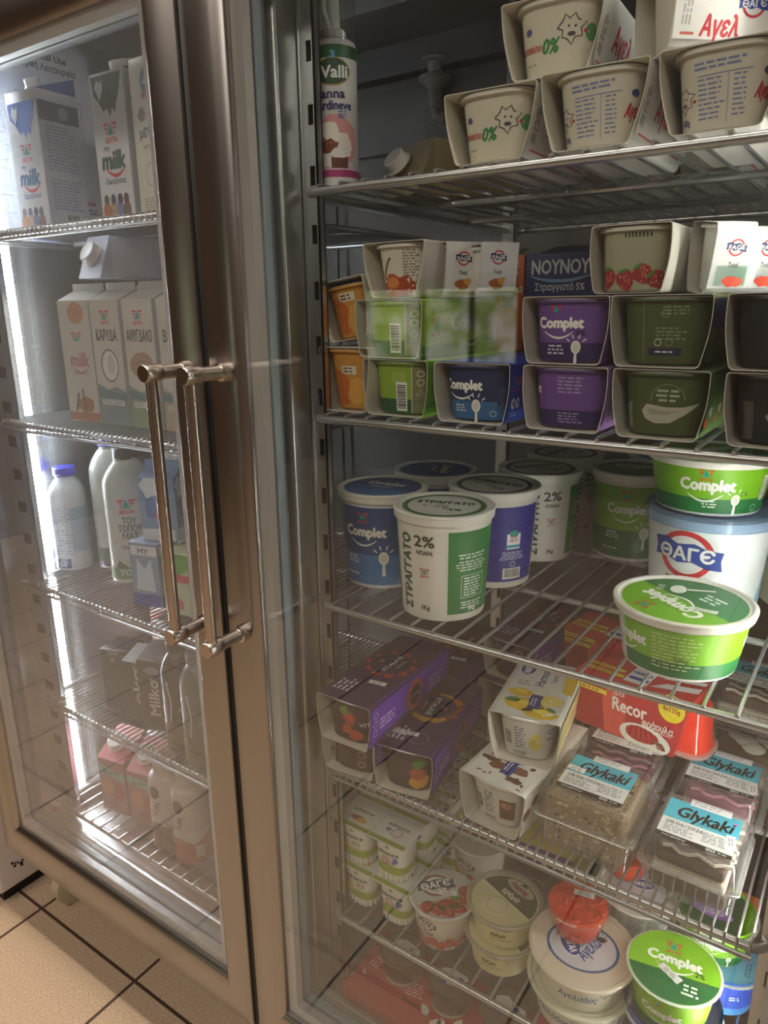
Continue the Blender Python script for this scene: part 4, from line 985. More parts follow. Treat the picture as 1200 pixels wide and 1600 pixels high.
def harm_top(kind):
    def f(d):
        Ln = .158 if kind == 'lemon' else .185
        d.rect(-.040, .002, .040, Ln-.002, '#dedbd4', 0)
        if kind == 'lemon':
            lemon(d, -.020, .060, .030); lemon(d, -.008, .032, .046); lemon(d, .022, .052, .032, True); leaf(d, -.014, .040, .022, .013, 190, '#4a7a34'); lemon(d, .016, .018, .040); leaf(d, .020, .034, .018, .008, -30, '#4a7a34')
            for i in range(4): d.blob(.022+i*.004, .014+i*.003, .002, .003, '#e8e4dc', 4, i)
            badge(d, -.026, .128, .034, 90); q = d.at(-.002, .116, 90); q.text('Harmony7', .0, 0, .013, .062, '#33407a', 2, .02); d.at(.014, .112, 90).text('λεμόνι', 0, 0, .007, .022, '#4a5054', 2, .02); d.poly([(.030, .08), (.044, .075), (.044, .155), (.034, .155), (.026, .13)], '#d9b52a', 2); d.micro(-.030, .092, .018, 3, .005, '#8f9aa0', 2, 4)
        else:
            for i in range(26):
                rnd = random.Random(i+3); d.blob(rnd.uniform(-.034, .036), rnd.uniform(.006, .075), rnd.uniform(.002, .005), rnd.uniform(.001, .003), '#5a3324', 2, i, 7, .3, rnd.uniform(0, 180))
            d.blob(-.016, .056, .014, .009, '#7a4a34', 3, 3); d.blob(-.022, .044, .014, .006, '#4f2c1e', 3, 4, j=.3); d.blob(-.010, .036, .012, .008, '#6a3d2a', 4, 5); d.blob(.016, .040, .014, .009, '#7a4a38', 3, 7); d.blob(.020, .020, .012, .006, '#5a3324', 3, 9, j=.3); d.blob(-.012, .068, .012, .004, '#8a5f44', 3, 8, j=.3)
        q = d.at(.004, .042, 92, 1, 4); q.poly([(-.018, .008), (-.008, .0065), (.004, .009), (.018, .007), (.017, -.008), (.004, -.0065), (-.008, -.009), (-.018, -.007)], '#27357e', 2); q.micro(-.012, .004, .024, 2, .004, '#c9cce0', 3, 3, center=True)
    return f
def harm_cup(kind):
    def f(d):
        d.rect(-.033, .002, .033, .056, '#c6c2b8', 0); d.barcode(-.026, .016, .011, .024, bg='#c6c2b8', vert=True); d.micro(-.012, .046, .014, 8, .0042, '#6a6a86', 2, 4, .45)
        for i in range(3): d.ring(-.012+i*.006, .008, .0022, .001, '#55555f', 2)
        if kind == 'lemon': d.blob(.014, .026, .008, .010, '#cdb84a', 1, 3); d.blob(.014, .036, .005, .006, '#dcc65a', 2, 4); badge(d, .031, .045, .012); d.text('H', .031, .034, .006, .007, '#5a6088', 2, .03)
        else: d.rect(.008, .012, .026, .042, '#6a4030', 1); d.blob(.016, .034, .006, .005, '#a87a60', 2, 4); d.blob(.018, .020, .006, .004, '#3f2418', 2, 5)
    return f
HP_ = lambda label, x, y, z, kind, **k: sleeve_pack(label, x, y, z, outer='#dedbd4', cupcol='#c6c2b8', cupdeco=harm_cup(kind), top=harm_top(kind), group=G5, w=.092, wb=.074, h=.067, cupw=(.076, .058), gap=.004, side=(lambda d: (d.rect(0, 0, .18, .058, '#d8cfa0' if kind == 'lemon' else '#cfc8be', 0), [d.blob(.01+i*.02, .03+.01*(i % 2), .009, .008, '#dcbc34' if kind == 'lemon' else '#5a3324', 1, i) for i in range(8)])), **k)
HP_('white twin pack with curls of chocolate on its top, at the shelf front', -.332, .702, Z4, 'choc', rz=-4)
HP_('white twin pack with lemons on its top, stacked behind the chocolate one', -.316, .756, Z4+.0675, 'lemon', rz=9, L_=.158)
# strawberry jelly packs
def jelly(label, x, y, z, rz, text=True):
    t = thing('jelly_pack', label, 'jelly', (x, y, z), rz, 'strawberry jelly packs'); mb = MB(); w, dp, h = .152, .085, .080; m = P('#c23a3a', .35)
    r0 = [(-w/2+.004, .006, 0), (w/2-.014, .006, 0), (w/2-.014, dp-.006, 0), (-w/2+.004, dp-.006, 0)]
    r1 = [(-w/2, 0, h*.97), (w/2, 0, h*.97), (w/2, dp, h*.97), (-w/2, dp, h*.97)]
    r2 = [(-w/2, .008, h), (w/2, .008, h), (w/2, dp-.008, h), (-w/2, dp-.008, h)]
    mb.loft([r0, r1, r2], m)
    d = D(mb, flat((-w/2, .006, 0), (1, 0, 0), (0, -.075, 1)), ml=0)
    d.rect(.006, .002, .052, .074, '#a82e30', 0); d.poly([(.045, .0), (.07, .0), (.075, .05), (.05, .076), (.04, .05)], '#d8584c', 1)
    d.rect(.002, .066, .052, .073, '#e3cf3a', 2); d.micro(.005, .0695, .044, 1, .004, '#a33a28', 3, 3); d.rect(.002, .056, .046, .063, '#e3cf3a', 2); d.micro(.005, .0595, .038, 1, .004, '#a33a28', 3, 4)
    if text:
        d.text('Ζελέ', .062, .066, .008, .018, '#f0dcd6', 3, .02); d.text('Recor', .078, .050, .020, .046, '#f4e6e0', 3, .035); d.text('φράουλα', .116, .036, .011, .040, '#f4e6e0', 3, .03)
        d.rect(.100, .0275, .134, .0288, '#f0dcd6', 3); d.ell(.132, .070, .017, .020, '#ecd834', 2, n=22); d.text('4x125g', .132, .069, .007, .022, '#a83a2a', 4, .03)
        d.ell(.100, .012, .034, .019, '#e6e2da', 2, n=28, rot=-4); d.blob(.096, .016, .022, .012, '#c2383a', 3, 2, j=.05)
        for i in range(5): d.stroke([(.080+i*.008, .008), (.083+i*.006, .026)], .0016, '#8f2228', 4)
        leaf(d, .108, .012, .012, .006, 20); berry(d, .122, .008, .014, 3, 60)
    dt = D(mb, flat((-w/2, .008, h+.0002), (1, 0, 0), (0, 1, 0)), ml=0)
    dt.rect(.004, .008, .06, .016, '#e3cf3a', 1); dt.micro(.008, .012, .048, 1, .004, '#a33a28', 2, 5); dt.rect(.004, .022, .056, .030, '#e3cf3a', 1); dt.micro(.008, .026, .04, 1, .004, '#a33a28', 2, 5)
    dt.rect(.062, .004, .092, .064, '#e6e6ea', 1); dt.text('МЕВГАΛ', .077, .034, .007, .026, '#2a4aa0', 2, .05); dt.rect(.064, .014, .090, .022, '#2a4aa0', 2); dt.poly([(.095, .01), (.15, .03), (.15, .045), (.11, .03)], '#eceae6', 1); dt.poly([(.10, .04), (.15, .055), (.15, .065), (.12, .058)], '#eceae6', 1)
    mb.build('card_sleeve', t)
    jm = mat('red_jelly', '#d8412f', .12, sss=.3)
    for q in (1, -1):
        cb = MB(); cx = q*(w/2-(.012 if q > 0 else .040))
        cb.lathe([(.028, .004), (.0335, .005), (.034, .008), (.032, .010), (.030, .016), (.026, .060), (.024, .066), (.0005, .066)], jm, 30, (cx, dp/2, 0), c0=True, sup=3)
        cb.lathe([(.031, .0035), (.0358, .0045), (.0365, .007), (.0358, .009), (.031, .0105)], clear('cloudy_cup_rim', (.9, .8, .8), .2, 1.45, film=.45, film_col=(.9, .8, .8)), 30, (cx, dp/2, 0), sup=3); cb.build('jelly_cup', t)
    return t
jelly('red strawberry jelly pack with yellow strips below the low green tub', -.221, .870, Z4+.0735, -8)
jelly('red strawberry jelly pack farther back behind the lettered one', -.285, .990, Z4+.0735, -10, False)
jelly('red strawberry jelly pack at the back, lowest', -.285, .992, Z4, -10, False).scale = (.96, .96, .90)
# clear cake boxes
def cake_box(label, x, y, z, rz=0, w=.112, dp=.112, h=.074, cake='crumb', lab=True, stick=None, group='clear boxes of cake'):
    t = thing('cake_box', label, 'cake', (x, y, z), rz, group); mb = MB()
    R = lambda k, zz, r=.010: [(a, b, zz) for a, b in rrect(w-2*k, dp-2*k, r, 4)]
    mb.loft([R(.010, 0), R(.008, .001), R(.006, h*.40), R(.005, h*.52)], PET, True, False)
    mb.loft([R(.005, h*.52), R(0, h*.53), R(-.001, h*.545), R(0, h*.56)], PETE, False, False)
    for k in range(7):
        u = -w/2+.018+k*(w-.036)/6; mb.box(u-.0008, u+.0008, -dp/2+.0050, -dp/2+.0062, .006, h*.48, PETE)
    mb.build('box_base', t)
    mb = MB(); mb.loft([R(0, h*.565), R(-.0012, h*.575), R(.0, h*.59), R(.005, h*.60)], PETE, False, False); mb.loft([R(.005, h*.60), R(.007, h*.9), R(.0085, h*.975)], PET, False, False); mb.loft([R(.0085, h*.975), R(.010, h*.995), R(.0125, h), R(.0145, h-.0012)], PETE, False, False); mb.loft([R(.0145, h-.0012), R(.018, h-.0012)], PET, False, True)
    if lab:
        d = D(mb, flat((0, 0, h-.0008), (1, 0, 0), (0, 1, 0)), ml=0, base=.0003); w2, h2 = .039, .036
        d.rect(-w2, -h2, w2, h2, '#dcdcda', 0); d.rect(-w2, h2*-.02, w2, h2, '#48b4cc', 1); d.rect(-w2, -h2, w2, -h2*.80, '#1a1a1c', 1)
        d.text('Glykaki', .002, h2*.46, .020, .058, '#17181a', 3, .035, slant=.15); d.ell(.0335, h2*.72, .002, .002, '#d86aa0', 4); d.micro(-.002, h2*.14, .034, 1, .003, '#1f5a68', 3, 3)
        d.text('28/06/2026', -.014, -h2*.22, .0058, .040, '#3a3a3c', 3, .01); d.micro(-.034, -h2*.40, .034, 4, .0032, '#77787c', 3, 4, .4); d.micro(.006, -h2*.20, .030, 5, .0036, '#77787c', 3, 9, .4)
        d.text('www.glykaki.gr', -.020, -h2*.905, .003, .026, '#d8d8d8', 3, .01); d.text('ISO', .018, -h2*.905, .0042, .009, '#e4e4e4', 3, .04); d.micro(.025, -h2*.905, .011, 1, .003, '#c8c8c8', 3, 4)
        q = d.at(.004, h2+.004, 0, 1, 1); q.rect(-.021, -.007, .023, .006, '#e2e2e4', 1); q.micro(-.018, .002, .038, 2, .004, '#8a8a90', 2, 3, .35)
        if stick: sticker(d, stick[0], stick[1], stick[2], .022, .010)
    mb.build('box_lid', t)
    a, b_ = w/2-.012, dp/2-.012
    if cake == 'crumb':
        mb = MB(); cm = mat('crumb_coated_cake', '#c4ad8a', .8, col2='#6f5638', scale=(170, 170, 170), bump=1.0)
        rnd = random.Random(4)
        g = 16; top = []; vs = []; fs = []
        rings = []
        for i, (k, zz) in enumerate(((.002, .003), (0, .006), (.0, .02), (0, .04), (0, h*.84), (.004, h*.90), (.012, h*.915))):
            rr = rrect(2*a-2*k, 2*b_-2*k, .008, 5); m_ = 5; pts = []
            for j in range(len(rr)):
                p, q = rr[j], rr[(j+1) % len(rr)]; L2 = math.hypot(q[0]-p[0], q[1]-p[1]); ns = max(1, int(L2/.004)) if L2 > .006 else 1
                if j % 6 == 5: ns = 16
                else: ns = 1
                for s_ in range(ns):
                    f = s_/ns; pts.append((p[0]+(q[0]-p[0])*f+rnd.uniform(-1, 1)*.0007, p[1]+(q[1]-p[1])*f+rnd.uniform(-1, 1)*.0007, zz+rnd.uniform(-1, 1)*.0006))
            rings.append(pts)
        mb.loft(rings, cm); 
        for k in range(160):
            u, v = rnd.uniform(-a*.9, a*.9), rnd.uniform(-b_*.9, b_*.9); s_ = rnd.uniform(.0012, .0028); side = rnd.random() < .5
            c = (u, -b_-.0004, rnd.uniform(.006, h*.85)) if side else (u, v, h*.915)
            mb.box(c[0]-s_, c[0]+s_, c[1]-s_*.5, c[1]+s_*.5, c[2]-s_*.5, c[2]+s_*.5, P(rnd.choice(('#d8c49c', '#a58a60', '#5f482e', '#c9b48c')), .8))
        mb.build('crumb_cake', t, smooth=0)
    else:
        cols = {'pink': ('#7a4250', '#d8cfc8', '#6f3446'), 'choc': ('#3a241c', '#c9b9a4', '#4a3026'), 'cream': ('#e6dcc4', '#4a352c', '#5a4034')}[cake]
        for i, (z0, z1) in enumerate(((.003, .020), (.0202, .034), (.0342, .050))):
            mb = MB(); k = i*.002; mb.box(-a+k, a-k, -b_+k, b_-k, z0, z1, mat('cake_layer_%s' % cols[i].lstrip('#'), cols[i], .6, noise=.25, scale=(90, 90, 90), bump=.4), .005); mb.build('cake_layer', t)
        if cake == 'cream':
            mb = MB(); rnd = random.Random(6)
            for i in range(7): mb.lathe([(.013, 0), (.015, .002), (.012, .004), (.006, .006), (.0005, .007)], P('#e4dccb', .5), 12, (-.033+i*.011, -b_+.016+rnd.uniform(0, .05), .0502), c0=True)
            mb.build('cream_topping', t)
        else:
            mb = MB(); rnd = random.Random(8); m_ = P('#cfc3b4' if cake == 'choc' else '#a86a78', .5)
            for i in range(5):
                y_ = -b_+.012+i*.017; mb.tube([(-a+.01+k*.009, y_+.004*math.sin(k*1.9+i), .0508) for k in range(9)], .0022, m_, 6)
            mb.build('drizzle', t)
    return t
cake_box('clear box with a crumb-covered cake and blue label, left of the other cake boxes', -.222, .766, Z4, 0, w=.122, h=.078, cake='crumb', stick=(-.028, .006, -4))
cake_box('clear cake box with blue label nearest the shelf front at right', -.104, .762, Z4, 0, w=.104, cake='choc', h=.066, stick=(.034, -.008, -80))
cake_box('clear cake box with blue label and pink cake behind the front one', -.101, .882, Z4, 0, w=.104, cake='pink', h=.066, stick=(.036, -.016, -82))
cake_box('clear box of chocolate and cream cake at the back right, lower of two', -.090, 1.010, Z4, -2, w=.112, cake='cream', h=.074, lab=True)
cake_box('clear cake box with blue label at the back right, upper of two', -.088, 1.016, Z4+.0755, -2, w=.112, cake='choc', h=.066)

cake_box('clear cake box underneath the lettered red jelly pack', -.222, .888, Z4, 0, w=.116, dp=.11, h=.0728, cake='pink')

# ---- lowest right shelf
Z5 = RS[5]
def advance(label, x, y, z, rz=0):
    t = thing('yogurt_four_pack', label, 'yogurt', (x, y, z), rz, 'four-packs of small baby yogurts'); P_ = .064
    for j in range(2):
        for i in range(2):
            mb = MB(); cx, cy = (i-.5)*P_, (j-.5)*P_; H_ = .071
            mb.lathe([(.017, 0), (.0215, .0005), (.0225, .002), (.0228, .014), (.0245, .016), (.0275, H_-.003), (.031, H_-.0025), (.031, H_-.0008)], P('#dcd9cf', .35), 36, (cx, cy, 0), True, True, sup=3)
            f0 = cone(.0248, .0275, H_-.016, 0, 3, .016); d = D(mb, lambda u, v, h, f0=f0, cx=cx, cy=cy: f0(u, v, h)+Vector((cx, cy, 0)), ml=.006)
            d.rect(-.052, 0, .052, .012, '#8fa63c', 1); d.rect(-.024, .012, .024, .0135, '#a9bb62', 2); d.text('advance', 0, .036, .0075, .034, '#33333f', 2, .03); d.ell(0, .046, .003, .003, '#8a8a8a', 2)
            if i == 0: d.blob(-.018, .024, .007, .010, '#b5763a', 2, 3); d.blob(-.014, .014, .009, .006, '#d9b04a', 3, 4); d.micro(.0, .026, .016, 2, .004, '#8a8a7a', 2, 3)
            else: d.ring(-.004, .022, .006, .0016, '#c07a9a', 2); d.ring(-.004, .022, .003, .0012, '#d8a0b4', 2); d.blob(.012, .024, .004, .005, '#5a6aa8', 2, 5, j=.4); d.poly([(-.024, .012), (0, .018), (.024, .012)], '#8fa63c', 2)
            for k in range(18):
                a = 2*PI*k/18; c, s_ = math.cos(a), math.sin(a); kk = (abs(c)**3+abs(s_)**3)**(-1/3)*.0229; mb.box(cx+c*kk-.0011, cx+c*kk+.0011, cy+s_*kk-.0011, cy+s_*kk+.0011, .002, .013, P('#eeebe2', .4))
            mb.build('yogurt_cup', t)
    for i in range(2):
        for j in range(2):
            mb = MB(); cx, cy = (i-.5)*P_, (j-.5)*P_; e = .0318
            mb.loft([[(cx+a, cy+b, .0705+zz) for a, b in rrect(2*e-k, 2*e-k, .004, 3)] for zz, k in ((0, 0), (.0010, 0), (.0014, .002))], P('#cfd0c8', .3))
            d = D(mb, flat((cx, cy, .0720), (1, 0, 0), (0, 1, 0)), ml=0); d.rect(-e+.001, -e+.001, e-.001, -e+.009, '#8a9a34', 1)
            if j == 1: d.rect(-e+.001, e-.009, e-.001, e-.001, '#8a9a34', 1)
            d.text('advance', 0, .008, .0075, .036, '#4a4a55', 2, .03)
            if i == 0: d.blob(.0, -.010, .012, .006, '#a34a3a', 2, 4); d.blob(.008, -.013, .009, .005, '#d9a83a', 3, 5)
            else: d.ring(.004, -.006, .008, .002, '#b88aa4', 2); d.blob(-.012, -.004, .004, .004, '#5a6aa8', 2, 6, j=.4)
            mb.build('foil_lid', t)
    return t
advance('four-pack of small white and green baby yogurts, upper of the front stack', -.536, .783, Z5+.0728)
advance('four-pack of small white and green baby yogurts, lower of the front stack', -.529, .782, Z5)
advance('four-pack of small baby yogurts behind the front stack, upper', -.530, .922, Z5+.0728)
advance('four-pack of small baby yogurts behind the front stack, lower', -.515, .920, Z5, -6)
def foilcup(label, x, y, z, R, Rb, H, body, lidfn, deco, rz=0, group='single pots on the lowest shelf', rim='#d8d6d0'):
    t = thing('yogurt_cup', label, 'yogurt', (x, y, z), rz, group); mb = MB()
    mb.lathe([(Rb*.3, .002), (Rb-.003, .002), (Rb-.002, 0), (Rb, .002), (R-.004, H-.004), (R-.0035, H-.0015), (R, H-.0012), (R, H)], P(body, .35), 44, c0=True, c1=True)
    if deco: deco(D(mb, cone(Rb, R-.004, H-.003), ml=.008), (R+Rb)/2)
    mb.build('cup_body', t); mb = MB(); n = 60
    mb.loft([[((r+(.0005 if j % 2 else 0))*math.cos(2*PI*j/n), (r+(.0005 if j % 2 else 0))*math.sin(2*PI*j/n), zz) for j in range(n)] for r, zz in ((R+.001, H+.0001), (R+.0016, H+.0007), (R+.0006, H+.0014), (R*.9, H+.0012), (.001, H+.0009))], P(rim, .3))
    if lidfn: lidfn(D(mb, flat((0, 0, H+.0016), (1, 0, 0), (0, 1, 0)), ml=0), R)
    mb.build('foil_lid', t); return t
def straw_lid(d, R):
    d.ell(0, 0, R*.98, R*.98, '#bcbdb8', 0, n=36); ribbon(d, -R*.25, R*.28, R*1.15, 'ΘΑΓЄ', '#8a5a5c', '#3a3f5c', 24)
    d.poly([(R*.97*math.cos(math.radians(a)), R*.97*math.sin(math.radians(a))) for a in range(-140, 41, 8)]+[(R*.3, -R*.05)], '#b09a8c', 1)
    for i, (u, v) in enumerate(((-.40, -.62), (-.1, -.66), (.24, -.70), (.55, -.5), (.72, -.12), (.70, .22), (.10, -.42), (.42, -.30))): berry(d.at(0, 0, 0, 1, 1), u*R, v*R, R*.52, i, 25*i)
    leaf(d.at(0, 0, 0, 1, 3), R*.2, -R*.15, R*.4, R*.16, 10); sticker(d, R*.15, R*.02, 4, R*.55, R*.2)
def fage_side2(fr):
    def f(d, r):
        A = lambda deg: math.radians(deg)*r
        ribbon(d, A(-26), .046, .028, 'ΘΑΓЄ', '#8a5a5c', '#23284a'); d.text('Total', A(-24), .030, .006, .016, '#3a3a40', 1, .02)
        for i in range(9): (berry(d, A(-70+18*i), .012+.005*(i % 2), .020, i, 40*i) if fr == 'berry' else d.blob(A(-70+18*i), .014+.006*(i % 2), .010, .009, ('#a8582c', '#cf8f3c', '#7a3f26')[i % 3], 1+i, i))
    return f
foilcup('yogurt cup with strawberry lid and ribbon logo beside the baby yogurts', -.428, .756, Z5, .0475, .0360, .066, '#d2cdbf', straw_lid, fage_side2('berry'), rz=24)
def honey_lid(d, R):
    d.ell(0, 0, R*.98, R*.98, '#b9b6ac', 0, n=36); d.blob(R*.1, R*.1, R*.65, R*.5, '#8f5230', 1, 4); d.blob(R*.3, R*.3, R*.35, R*.25, '#c98a3a', 2, 6); d.blob(-R*.2, -R*.1, R*.3, R*.22, '#6a3a26', 2, 7)
foilcup('yogurt cup with brown honey lid behind the strawberry one', -.434, .885, Z5, .0465, .0355, .074, '#cfcabf', honey_lid, fage_side2('honey'), rz=22)
def cream_side(d, r):
    A = lambda deg: math.radians(deg)*r
    d.text('Ρούσσης', A(-4), .038, .0065, .026, '#6f3f36', 1, .04); d.poly([(A(-6), .0425), (A(2), .0425), (A(-2), .0475)], '#33402c', 1); d.text('κρέμα', A(-4), .025, .0075, .020, '#4a3f30', 1, .04); d.micro(A(-24), .0155, .040, 1, .0034, '#8a7f60', 1, 3, center=True); d.ring(A(36), .028, .005, .001, '#a8a070', 1)
def cream(label, x, y, z, rz):
    def ld(mb, r, zz):
        d = D(mb, flat((0, 0, zz), (1, 0, 0), (0, 1, 0)), ml=0); d.ell(0, 0, r*.97, r*.97, '#cfc79a', 0, n=36); d.ell(-r*.2, -r*.3, r*.45, r*.38, '#d9d2a8', 1, n=24); d.ring(-r*.2, -r*.25, r*.3, r*.04, '#bdb585', 2)
        q = d.at(0, 0, -38); q.poly([(r*.96*math.cos(math.radians(a)), r*.96*math.sin(math.radians(a))) for a in range(2, 180, 6)], '#4f5440', 1); q.rect(-r*.95, -r*.02, r*.95, r*.03, '#d9d6b4', 2)
        q.text('κρέμα', 0, r*.28, r*.2, r*.62, '#dcdccf', 3, .05); q.ell(0, r*.68, r*.5, r*.22, '#aaa898', 2); q.text('Ρούσσης', 0, r*.66, r*.2, r*.62, '#7a2f36', 4, .05); q.poly([(-r*.12, r*.80), (r*.14, r*.80), (r*.02, r*.96)], '#26301f', 4); q.micro(-r*.4, r*.12, r*.8, 1, r*.06, '#8a8f76', 3, 3, center=True)
    return lidded_tub('cream_pot', label, 'dessert', x, y, z, .0475, .0400, .0475, body='#cdc594', deco=lambda mb, f: cream_side(D(mb, f, ml=.008), .044), lid='#c9c5a8', liddeco=ld, rz=rz, group='pots of cream dessert', skirt=.006, lidr=.0525, recess=.004, lidmat=clear('cloudy_lid', (.85, .85, .8), .15, 1.45, film=.35, film_col=(.85, .84, .78)), recmat=P('#c9c29a', .4))
cream('cream dessert pot with a half green lid, upper of its stack', -.338, .772, Z5+.0482, 18)
cream('cream dessert pot underneath the half green lidded one', -.340, .770, Z5, 6)
def mev_side(d, r):
    A = lambda deg: math.radians(deg)*r
    d.text('Αγελάδος', A(2), .024, .010, .048, '#3a5a8a', 1, .02, slant=.2); d.ell(A(-2), .037, .011, .0022, '#33466a', 1); cow(d, A(36), .030, .014, '#33343a')
def mevgal_tub(label, x, y, z, rz, lidc='#d8cbb6', g='round butter-coloured tubs'):
    def ld(mb, r, zz):
        d = D(mb, flat((0, 0, zz), (1, 0, 0), (0, 1, 0)), ml=0); d.ell(0, 0, r*.74, r*.62, '#cbd0d8', 1, n=40); d.ring(0, 0, r*.72, r*.06, '#3a5f94', 2, 40, asp=.86)
        q = d.at(-r*.26, 0, -62); badge(q, 0, -.0, r*.62); q = d.at(r*.12, -r*.04, 62); q.text('Αγελα', 0, 0, r*.26, r*.62, '#33599a', 3, .03, slant=.15); d.at(-r*.06, r*.0, 62).text('Παρα', 0, 0, r*.1, r*.3, '#4a5a80', 3, .02); cow(d.at(r*.30, r*.34), 0, 0, r*.34, '#2a2a30'); d.blob(r*.36, r*.30, r*.1, r*.08, '#2a2a30', 3, 4)
    return lidded_tub('spread_tub', label, 'tub', x, y, z, .0600, .0520, .0500, body='#cfcdb8', deco=lambda mb, f: mev_side(D(mb, f, ml=.010), .057), lid=lidc, liddeco=ld, rz=rz, group=g, skirt=.007, lidr=.0665, recess=.0026)
mevgal_tub('round tub with a peach lid and oval blue logo under the small red pot', -.220, .752, Z5+.0505, 12)
mevgal_tub('round tub underneath the one with the oval blue logo', -.222, .756, Z5, -20, '#cfccb4')
# small pot of orange sweets
t = thing('sweet_pot', 'small clear pot of orange-red sweets standing on the oval-logo tub', 'dessert', (-.236, .772, Z5+.0507+.0505), 10, 'small pots of orange-red sweets')
def sweet(t, H=.046, R=.043, Rb=.030, st=True):
    mb = MB(); cl = clear('clear_pot', (.98, .96, .95), .08, 1.4, film=.01)
    mb.lathe([(.001, 0), (Rb-.002, 0), (Rb, .003), (R-.003, H-.006), (R+.001, H-.005), (R+.002, H-.002), (R, H), (R-.003, H)], cl, 40); mb.build('pot', t)
    mb = MB(); jm = mat('red_orange_sweets', '#ee4a1c', .25, sss=.1, col2='#c8300f', scale=(150, 150, 150), bump=.5)
    mb.lathe([(.001, .0015), (Rb-.003, .0015), (Rb-.0014, .004), (R-.005, H-.008), (R-.006, H-.004)], jm, 40, c0=True, c1=True); rnd = random.Random(2)
    for i in range(46):
        a = rnd.uniform(0, 2*PI); r = (R-.009)*math.sqrt(rnd.random()); s_ = rnd.uniform(.003, .006); cx, cy = r*math.cos(a), r*math.sin(a); q = rrect(2*s_, 1.5*s_, s_*.4, 2)
        mb.loft([[(cx+u*k*math.cos(a*3)-v*k*math.sin(a*3), cy+u*k*math.sin(a*3)+v*k*math.cos(a*3), H-.0045+zz) for u, v in q] for k, zz in ((1, -.001), (1, .0015), (.7, .0030))], jm)
    mb.build('sweets', t); mb = MB(); mb.lathe([(R+.0022, H-.003), (R+.0045, H-.0025), (R+.0048, H), (R+.003, H+.0016), (R-.001, H+.0012), (.001, H+.0004)], clear('cloudy_pot_lid', (.98, .96, .95), .06, 1.4, film=.015), 44)
    if st: sticker(D(mb, flat((0, 0, H+.001), (1, 0, 0), (0, 1, 0)), ml=0), .006, .010, 2, .026, .010)
    mb.build('lid', t)
sweet(t)
def complet_lid(d, R):
    d.ell(0, 0, R*.98, R*.98, '#86c21c', 0, n=44); d.poly([(R*.97*math.cos(math.radians(a)), R*.97*math.sin(math.radians(a))) for a in range(-166, -6, 6)], '#1f6a3a', 1)
    delta(d, -R*.05, R*.56, R*.36); d.text('Complet', 0, R*.18, R*.26, R*1.15, '#f2f4ec', 2, .07); smile(d, R*.02, -R*.02, R*.8); d.text('2%', R*.55, -R*.04, R*.13, R*.2, '#2b4a2a', 2, .03); d.micro(R*.2, -R*.42, R*.36, 3, R*.11, '#dfe8dc', 2, 4, center=True); d.micro(R*.5, R*.0-R*.2, R*.2, 2, R*.07, '#3a5a2a', 2, 4)
    sticker(d, -R*.06, -R*.24, -36, R*.55, R*.20)
def complet_side(d, r):
    A = lambda deg: math.radians(deg)*r
    d.rect(-A(170), .004, A(170), .060, '#86c21c', 0); d.rect(-A(170), .004, A(170), .018, '#1f7a3c', 1); complet(d, A(-10), .036, .046); spoon(d, A(24), .016, .012); delta(d, A(-14), .050, .010)
foilcup('green yogurt cup with bright green lid and sticker, nearest the lower right corner', -.114, .772, Z5+.0470, .0535, .0410, .064, '#c9d8a0', complet_lid, complet_side, rz=8, rim='#dfe8d8')
def blue_lid(d, R): d.ell(0, 0, R*.98, R*.98, '#6fb0dc', 0, n=40); d.poly([(R*.97*math.cos(math.radians(a)), R*.97*math.sin(math.radians(a))) for a in range(20, 200, 8)], '#2a3f8a', 1); d.at(R*.5, -R*.3, 70).micro(-R*.3, 0, R*.6, 2, R*.08, '#3a78b0', 2, 3)
def blue_side2(d, r): A = lambda deg: math.radians(deg)*r; d.rect(-A(170), .002, A(170), .060, '#1f50c4', 0); d.rect(-A(170), .002, A(170), .014, '#4a98dc', 1); d.micro(A(0), .034, .014, 2, .004, '#dfe8f4', 2, 3)
foilcup('blue yogurt cup beneath the front green one', -.112, .776, Z5, .0580, .0450, .0460, '#2a5ac0', lambda d, R: d.ell(0, 0, R*.97, R*.97, '#2a3a6a', 0, n=40), blue_side2, rz=20)
foilcup('pale blue lidded yogurt cup behind the front green one', -.070, .880, Z5, .0470, .0370, .0560, '#2f6ad0', blue_lid, blue_side2, rz=20)
foilcup('green yogurt cup with purple mark on its lid on the pale blue cup', -.088, .893, Z5+.0578, .0500, .0390, .052, '#a9c86a', lambda d, R: (d.ell(0, 0, R*.98, R*.98, '#1f5a38', 0, n=40), d.poly([(R*.97*math.cos(math.radians(a)), R*.97*math.sin(math.radians(a))) for a in range(-60, 50, 8)], '#86c21c', 1), d.ell(-R*.1, -R*.1, R*.5, R*.2, '#9a6ac0', 2, rot=-10), d.micro(-R*.4, -R*.05, R*.6, 2, R*.09, '#dcc8ec', 3, 3)), complet_side, rz=10, rim='#dfe8d8')
def white_side(d, r): A = lambda deg: math.radians(deg)*r; [d.micro(A(-60+30*i), .040, .020, 6, .004, '#8a8c90', 1, i, .35) for i in range(5)]
for zz, nm in ((Z5, 'white ridged tub behind the oval-logo tub, lower of two'), (Z5+.0525, 'white tub with brown ring on its lid, upper of two behind the oval-logo tub')):
    lidded_tub('spread_tub', nm, 'tub', -.188, .885, zz, .0500, .0420, .052, body='#d6d8cf', deco=lambda mb, f: white_side(D(mb, f, ml=.008), .047), lid='#d6d4cc', liddeco=lambda mb, r, z: (lambda d: (d.ring(0, 0, r*.8, r*.07, '#a8774e', 1, 36), d.ell(0, 0, r*.7, r*.7, '#cfccd4', 1), badge(d, r*.1, r*.2, r*.6, 20)))(D(mb, flat((0, 0, z), (1, 0, 0), (0, 1, 0)), ml=0)), group='round butter-coloured tubs', skirt=.006, lidr=.0545)
